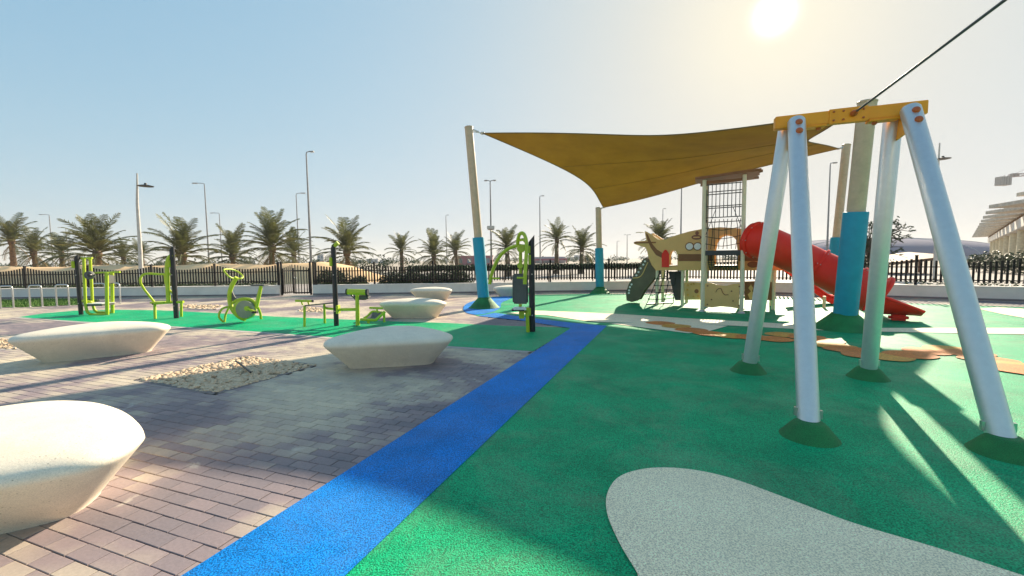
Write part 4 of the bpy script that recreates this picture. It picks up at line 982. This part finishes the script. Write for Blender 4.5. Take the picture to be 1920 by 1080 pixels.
# flared exit: lower half trough widening to the lip, with an upright rolled collar
d0 = (G(1742,603)-c4); d0.z = 0; d0.normalize(); sd = V((-d0.y, d0.x, 0)); mb = MB(); rowsn = 14; seg = 20
e0 = c5+V((0,0,0)); lip = G(1728,605); lip.z = 0
run = (lip-e0).dot(d0)
for i in range(rowsn+1):
    t = i/rowsn; zb = (e0.z-RT_)*(1-t)**1.5+.13*(1-(1-t)**1.5)-.05*max(0,t-.85); cc = e0+d0*run*t; rr = RT_*(1+.06*t)
    span = math.pi*(1.02-.42*t**1.5) if t > .12 else math.pi*1.15
    for j in range(seg+1):
        a = -span/2+span*j/seg; mb.v.append(tuple(cc*1.0 + sd*math.sin(a)*rr + V((0,0,(zb-cc.z) + (1-math.cos(a))*rr*(1-.3*t)))))
mb.v = [(x, y, max(z, .03)) for x, y, z in mb.v]
mb.f = [(i*(seg+1)+j, i*(seg+1)+j+1, (i+1)*(seg+1)+j+1, (i+1)*(seg+1)+j) for i in range(rowsn) for j in range(seg)]
ex = mb.build('exit_trough', 'red', sl, smooth=70); md = ex.modifiers.new('t', 'SOLIDIFY'); md.thickness = .03
for s in (0, seg):
    MB().tube([V(mb.v[i*(seg+1)+s]) for i in range(rowsn+1)], .035, 8).build('rolled_lip', 'red', sl, smooth=60)
dn = (c5-c4).normalized()
MB().tube([c5+sd*math.cos(R(a))*RT_*1.04+V((0,0,1))*math.sin(R(a))*RT_*1.04+dn*(.05+.28*max(0, math.sin(R(a))))+V((0,0,.1*max(0, math.sin(R(a))))) for a in range(-20, 201, 10)], .05, 10).build('exit_collar', 'red', sl, smooth=60)
cl = MB()
for i in range(7):
    t = i/6
    for j in range(13):
        a = R(-10+200*j/12); cl.v.append(tuple(c5+sd*math.cos(a)*RT_*(1+.04*t)+V((0,0,1))*math.sin(a)*RT_*(1+.22*t*t)+dn*(.3*t*max(.1, math.sin(a)))))
cl.f = [(i*13+j, i*13+j+1, (i+1)*13+j+1, (i+1)*13+j) for i in range(6) for j in range(12)]
cl.build('exit_hood', 'red', sl, smooth=70)
MB().box(G(1684,601)+V((0,0,.075)), (.34,.22,.16), Matrix.Rotation(math.atan2(d0.y, d0.x), 3, 'Z'), .05).build('exit_foot', 'red', sl)
for px, py, zz in ((1606,592,.9),):
    p = G(px, py); MB().tube([p, V((p.x, p.y, zz-.15))], .045, 12).build('support_post', 'post', sl, smooth=40)
# second, open red slide behind the tube
s2 = thing('open_slide', 'small open red slide half hidden beneath the tube slide', 'slide', G(1560,582))
pa = [A(1472,506,13.6), A(1505,530,13.3), A(1535,551,13.0), A(1565,571,12.7), A(1590,577,12.5)]
pts = curve(pa, 4); mb = MB(); n = len(pts)
for p in pts:
    q = max(p.z, .1); mb.v += [tuple(V((p.x, p.y, q+.16))-PV*.0), tuple(V((p.x, p.y, q-.06))), tuple(V((p.x, p.y, q-.06))+PV*.5), tuple(V((p.x, p.y, q+.16))+PV*.5)]
mb.f = [(i*4+j, i*4+j+1, i*4+j+5, i*4+j+4) for i in range(n-1) for j in range(3)]
ob = mb.build('chute', 'red', s2, smooth=30); md = ob.modifiers.new('t', 'SOLIDIFY'); md.thickness = .035
for j in (0, 3): MB().tube([V(mb.v[i*4+j]) for i in range(n)], .03, 8).build('rolled_edge', 'red', s2, smooth=60)
p = G(1545,578); MB().tube([p, p+V((0,0,.35))], .04, 10).build('support_post', 'post', s2)

# ================================================================== BEYOND THE FENCE
# white pavilion receding on the right
pa = V((53, 44, 0)); pdv = V((58, 54, 0)).normalized(); pn = V((pdv.y, -pdv.x, 0)); pq = Matrix.Rotation(math.atan2(pdv.y, pdv.x), 3, 'Z')
pa = pa - pdv*24
pav = thing('pavilion', 'long white pavilion with stacked tilted roofs on cream columns', 'building', pa+pdv*40)
LEN = 92
def pl(s, t, z): return pa+pdv*s+pn*t+V((0,0,z))
MB().box(pl(LEN/2,6,4.42), (LEN, 12.6, 1.0), pq, .05).build('parapet', 'pavil', pav)
MB().box(pl(LEN/2,7.5,1.95), (LEN-2, 7, 3.9), pq).build('inner_wall', mat('inner_wall', (.24,.19,.15), rough=.8), pav)
for k in range(9):
    s = 3+k*10.5; MB().tube([pl(s,.6,0), pl(s,.6,3.93)], .7, 16).build('column', 'pavcol', pav, smooth=40)
    if k < 8:
        w = MB().box(pl(s+3,3.96,2.0), (3.6,.12,2.6), pq).build('window', 'dark', pav)
        MB().box(pl(s+3,3.86,2.0), (.12,.1,2.6), pq).build('mullion', 'pavil', w, off=pav['_o'])
        MB().box(pl(s+3,3.86,3.4), (3.9,.14,.2), pq).build('lintel', 'pavil', w, off=pav['_o'])
for k in range(13):
    s = 4+k*7.2
    for lv, (z, tk) in enumerate(((4.95,.0), (5.75,1.4))):
        if lv and k % 2: continue
        z += .2; a = pl(s,-.3+tk,z+.15); b = pl(s+6,-.3+tk,z+.15); c = pl(s+6,6,z+.75); d = pl(s,6,z+.75); tip = pl(s+3,-2.6+tk,z+.02)
        MB().add([a, tip, b, c, d, *(q+V((0,0,.28)) for q in (a, tip, b, c, d))], [(0,1,2,3,4), (9,8,7,6,5), (0,5,6,1), (1,6,7,2), (2,7,8,3), (3,8,9,4), (4,9,5,0)]).build('roof_slab', 'roofp', pav)
        for e in (.8, 3, 5.2): MB().tube([pl(s+e,-.2+tk,z+.02), pl(s+e,5.6,z+.6)], .11, 6).build('rafter', 'rooft', pav)
        MB().box(pl(s+3,4.2,z-.1), (4.2,2.6,.9), pq).build('clerestory', 'rooft', pav)
# planting in front of it
for k, (px, Y, lab) in enumerate(((1832,38,'shrub at the far end of the planting before the pavilion'), (1860,36,'spiky shrub in the middle of the planting before the pavilion'), (1885,34,'round shrub before the thick cream pavilion column'), (1912,32,'tall shrub at the near end of the planting before the pavilion'))):
    c = A(px, 490, Y); o = thing('shrub', lab, 'shrub', V((c.x, Y, -.1)), group='shrubs before the pavilion')
    mb = MB(); leafcloud(mb, (c.x, Y, .8), .9, .5, .75+.15*(k % 2), 1100, .12); mb.build('foliage', 'leaf', o); MB().tube([(c.x,Y,-.1), (c.x,Y,.9)], [.05,.02], 6).build('stem', 'bark', o)
# brown low canopy roofs
cn = thing('brown_canopy', 'long low brown canopy roof sloping up behind the right fence', 'canopy', A(1720,500,34))
for x0, x1, y0, y1, Y in ((1672,1790,497,484,34), (1668,1740,492,488,37)):
    a, b = A(x0,y0,Y), A(x1,y1,Y); MB().plate([a, b, b+V((0,4,.35)), a+V((0,4,.35))], (0,0,.22)).build('roof_slab', 'bronze', cn)
    for t in (.05, .35, .65, .95):
        p = a.lerp(b, t)+V((0,.6,0)); MB().tube([V((p.x,p.y,-.1)), p+V((0,0,.1))], .07, 8).build('column', 'bronze', cn)
# lilac membrane hall
dm = thing('membrane_hall', 'low lilac-grey domed hall roof on the horizon behind the slide', 'building', A(1640,480,150))
c = A(1630,480,150); mb = MB(); nu, nv = 40, 10; W_, D_, H_ = 46, 24, 6.6
for i in range(nv+1):
    f = i/nv
    for j in range(nu): t = 2*math.pi*j/nu; mb.v.append((c.x+math.cos(t)*W_*math.cos(f*1.57), 150+math.sin(t)*D_*math.cos(f*1.57), .9+H_*math.sin(f*1.57)))
mb.f = [(i*nu+j, i*nu+(j+1) % nu, (i+1)*nu+(j+1) % nu, (i+1)*nu+j) for i in range(nv) for j in range(nu)]
mb.build('membrane_roof', 'dome', dm, smooth=60)
MB().lathe([(1,0), (1,1)], (0,0,0), 4).v
rim = MB()
for j in range(nu):
    t0, t1_ = 2*math.pi*j/nu, 2*math.pi*(j+1)/nu
    a = V((c.x+math.cos(t0)*W_*.99, 150+math.sin(t0)*D_*.99, -.2)); b = V((c.x+math.cos(t1_)*W_*.99, 150+math.sin(t1_)*D_*.99, -.2)); rim.add([a, b, b+V((0,0,1.3)), a+V((0,0,1.3))], [(0,1,2,3)])
rim.build('rim_wall', 'fard', dm)
for j in range(0, nu, 4):
    t = 2*math.pi*j/nu; MB().tube([(c.x+math.cos(t)*W_*math.cos(f*1.57), 150+math.sin(t)*D_*math.cos(f*1.57), .95+H_*math.sin(f*1.57)) for f in [k/10 for k in range(11)]], .12, 5).build('rib', 'fard', dm)
# tower crane: counter-jib with its ballast reaching into view
cj = A(1872,335,170); ct = A(1990,322,170)
cr = thing('tower_crane', 'tower crane counter-jib with grey concrete ballast high over the pavilion', 'crane', V((ct.x+6,170,-.1)))
dx = (ct-cj).normalized(); MB().box(cj+V((2.0,0,-1.0)), (4.2,2.4,3.4), None, .05).build('counterweight', 'cw', cr)
for k in (1, 2, 3): MB().box(cj+V((-.1+k*1.05,-1.22,-1.0)), (.06,.06,3.3)).build('ballast_joint', 'dark', cr)
tr = MB(); ntr = 16
for oy in (-.8, .8):
    tr.tube([cj+V((1,oy,.3)), ct+V((8,oy,.3))], .13, 5); tr.tube([cj+V((5,oy,1.5)), ct+V((8,oy,1.5))], .10, 5)
    for k in range(ntr): a = cj.lerp(ct, k/ntr)+V((2.5,oy,.3)); b = cj.lerp(ct, (k+.5)/ntr)+V((2.5,oy,1.5)); tr.tube([a, b], .06, 4); tr.tube([b, cj.lerp(ct, (k+1)/ntr)+V((2.5,oy,.3))], .06, 4)
tr.build('counter_jib', 'crane', cr)
MB().box(cj+V((6.4,0,1.4)), (2.4,1.4,1.2), None, .1).build('winch', 'cw', cr)
ms = MB(); mx, my = ct.x+6, 170
for ox in (-1, 1):
    for oy in (-1, 1): ms.tube([(mx+ox,my+oy,-.1), (mx+ox,my+oy,ct.z+9)], .14, 5)
for k in range(22): z = k*2.0; ms.tube([(mx-1,my-1,z), (mx+1,my-1,z+2)], .07, 4); ms.tube([(mx+1,my-1,z), (mx+1,my+1,z+2)], .07, 4)
ms.build('mast', 'crane', cr)
MB().tube([cj+V((3,0,.6)), V((mx,my,ct.z+9))], .06, 4).build('tie_bar', 'crane', cr)
# far pink-red wall and gateway
fw_ = thing('pink_building', 'low dark pink building on the horizon beside the leaning teal pole', 'building', A(890,495,140))
p = A(890,495,140); MB().box(V((p.x,140,1.3)), (12,5,2.9)).build('wall', 'fpink', fw_); MB().box(V((p.x,140,2.85)), (12.6,5.6,.25)).build('roof', 'fpink', fw_)
for k in range(4): MB().box(V((p.x-4.5+k*3,137.4,1.3)), (1.3,.2,1.5)).build('window', 'farw', fw_)
gw = thing('pink_canopy', 'long pink canopy over pale bays on the horizon by the lat pull machine', 'canopy', A(1030,495,150))
a, b = A(1003,487,150), A(1062,486,150); MB().box((a+b)/2, ((b-a).length,4,.7)).build('roof', 'fpink', gw)
for t in (0, .25, .5, .75, 1): p = a.lerp(b, t); MB().box(V((p.x,150,p.z/2)), (.35,.35,p.z)).build('column', 'fpink', gw)
MB().box(V(((a.x+b.x)/2,153,1.2)), ((b-a).length,.4,2.4)).build('back_wall', 'fard', gw)
# hazy buildings far off
far = [(1070,483,320,9,'pale far block behind the tall slender palm'), (1082,479,360,8,'taller pale far block between the two slender palms'), (1098,482,340,7,'pale far block just past the slender palm pair'), (700,486,330,16,'pale far block between the lone palm and the slim palm'), (716,488,350,9,'lower pale far block beside the block between palms'), (602,478,220,9,'brownish far block behind the gate lamp post'), (1025,482,330,10,'pale far block above the pink canopy'), (1150,487,400,26,'long low far block between the short pole and the ship')]
for px, py, Y, w, lab in far:
    t = A(px, py, Y); o = thing('far_building', lab, 'building', V((t.x, Y, -.1)), group='hazy buildings on the horizon'); W_ = w*Y/FPX*1.3; H_ = t.z
    wl = MB().box(V((t.x,Y,H_/2)), (W_, W_*.6, H_), None).build('wall', 'fard', o); MB().box(V((t.x,Y,H_+.15)), (W_+.4, W_*.6+.4, .3)).build('roof', 'fard', o)
    nx = max(2, int(W_/2.2)); nz = max(1, int(H_/2.4))
    for i in range(nx):
        for j in range(nz): MB().box(V((t.x-W_/2+(i+.5)*W_/nx, Y-W_*.3-.02, (j+.55)*H_/nz)), (W_/nx*.5,.1,H_/nz*.5)).build('window', 'farw', o)
# a far line of scrub under the skyline
fs = MB(); rnd = random.Random(9)
for k in range(150):
    x = -330+k*4.6+rnd.uniform(-2,2)
    leafcloud(fs, (x, 230+rnd.uniform(-25,25), 1.2), rnd.uniform(2,4.2), 1.5, rnd.uniform(.9,2.3), 70, .6)
fs.build('distant_scrub', 'leaf', kind='stuff')
lw = MB()
for k in range(40):
    x = -62+k*1.25; leafcloud(lw, (x+rnd.uniform(-.6,.6), 52+rnd.uniform(-3,5), .8), rnd.uniform(.7,1.3), .8, rnd.uniform(.7,1.7), 110, .17)
lw.build('roadside_scrub', 'leaf', kind='stuff')
p = A(1120,495,150)
o = thing('round_tree', 'small round green tree on the horizon left of the short shade pole', 'tree', V((p.x,90,-.1)))
mb = MB(); cx = A(1106,490,90).x; leafcloud(mb, (cx,90,1.5), 1.5, 1.2, 1.3, 900, .2); mb.build('crown', 'leaf', o); MB().tube([(cx,90,-.1), (cx,90,1.4)], [.15,.06], 6).build('trunk', 'bark', o)

# dusty Gulf air
hz = MB().box((0, 1600, 32), (7600, 4400, 66)).build('haze', 'dark', kind='stuff')
hm_ = bpy.data.materials.new('haze_air'); hm_.use_nodes = True; t_ = hm_.node_tree; t_.nodes.clear()
pvn = t_.nodes.new('ShaderNodeVolumePrincipled'); pvn.inputs['Density'].default_value = .00048; pvn.inputs['Color'].default_value = (.92,.91,.9,1); pvn.inputs['Anisotropy'].default_value = .1
mo = t_.nodes.new('ShaderNodeOutputMaterial'); t_.links.new(pvn.outputs[0], mo.inputs['Volume'])
hz.data.materials.clear(); hz.data.materials.append(hm_)

for o in ROOTS:
    if '_o' in o: del o['_o']
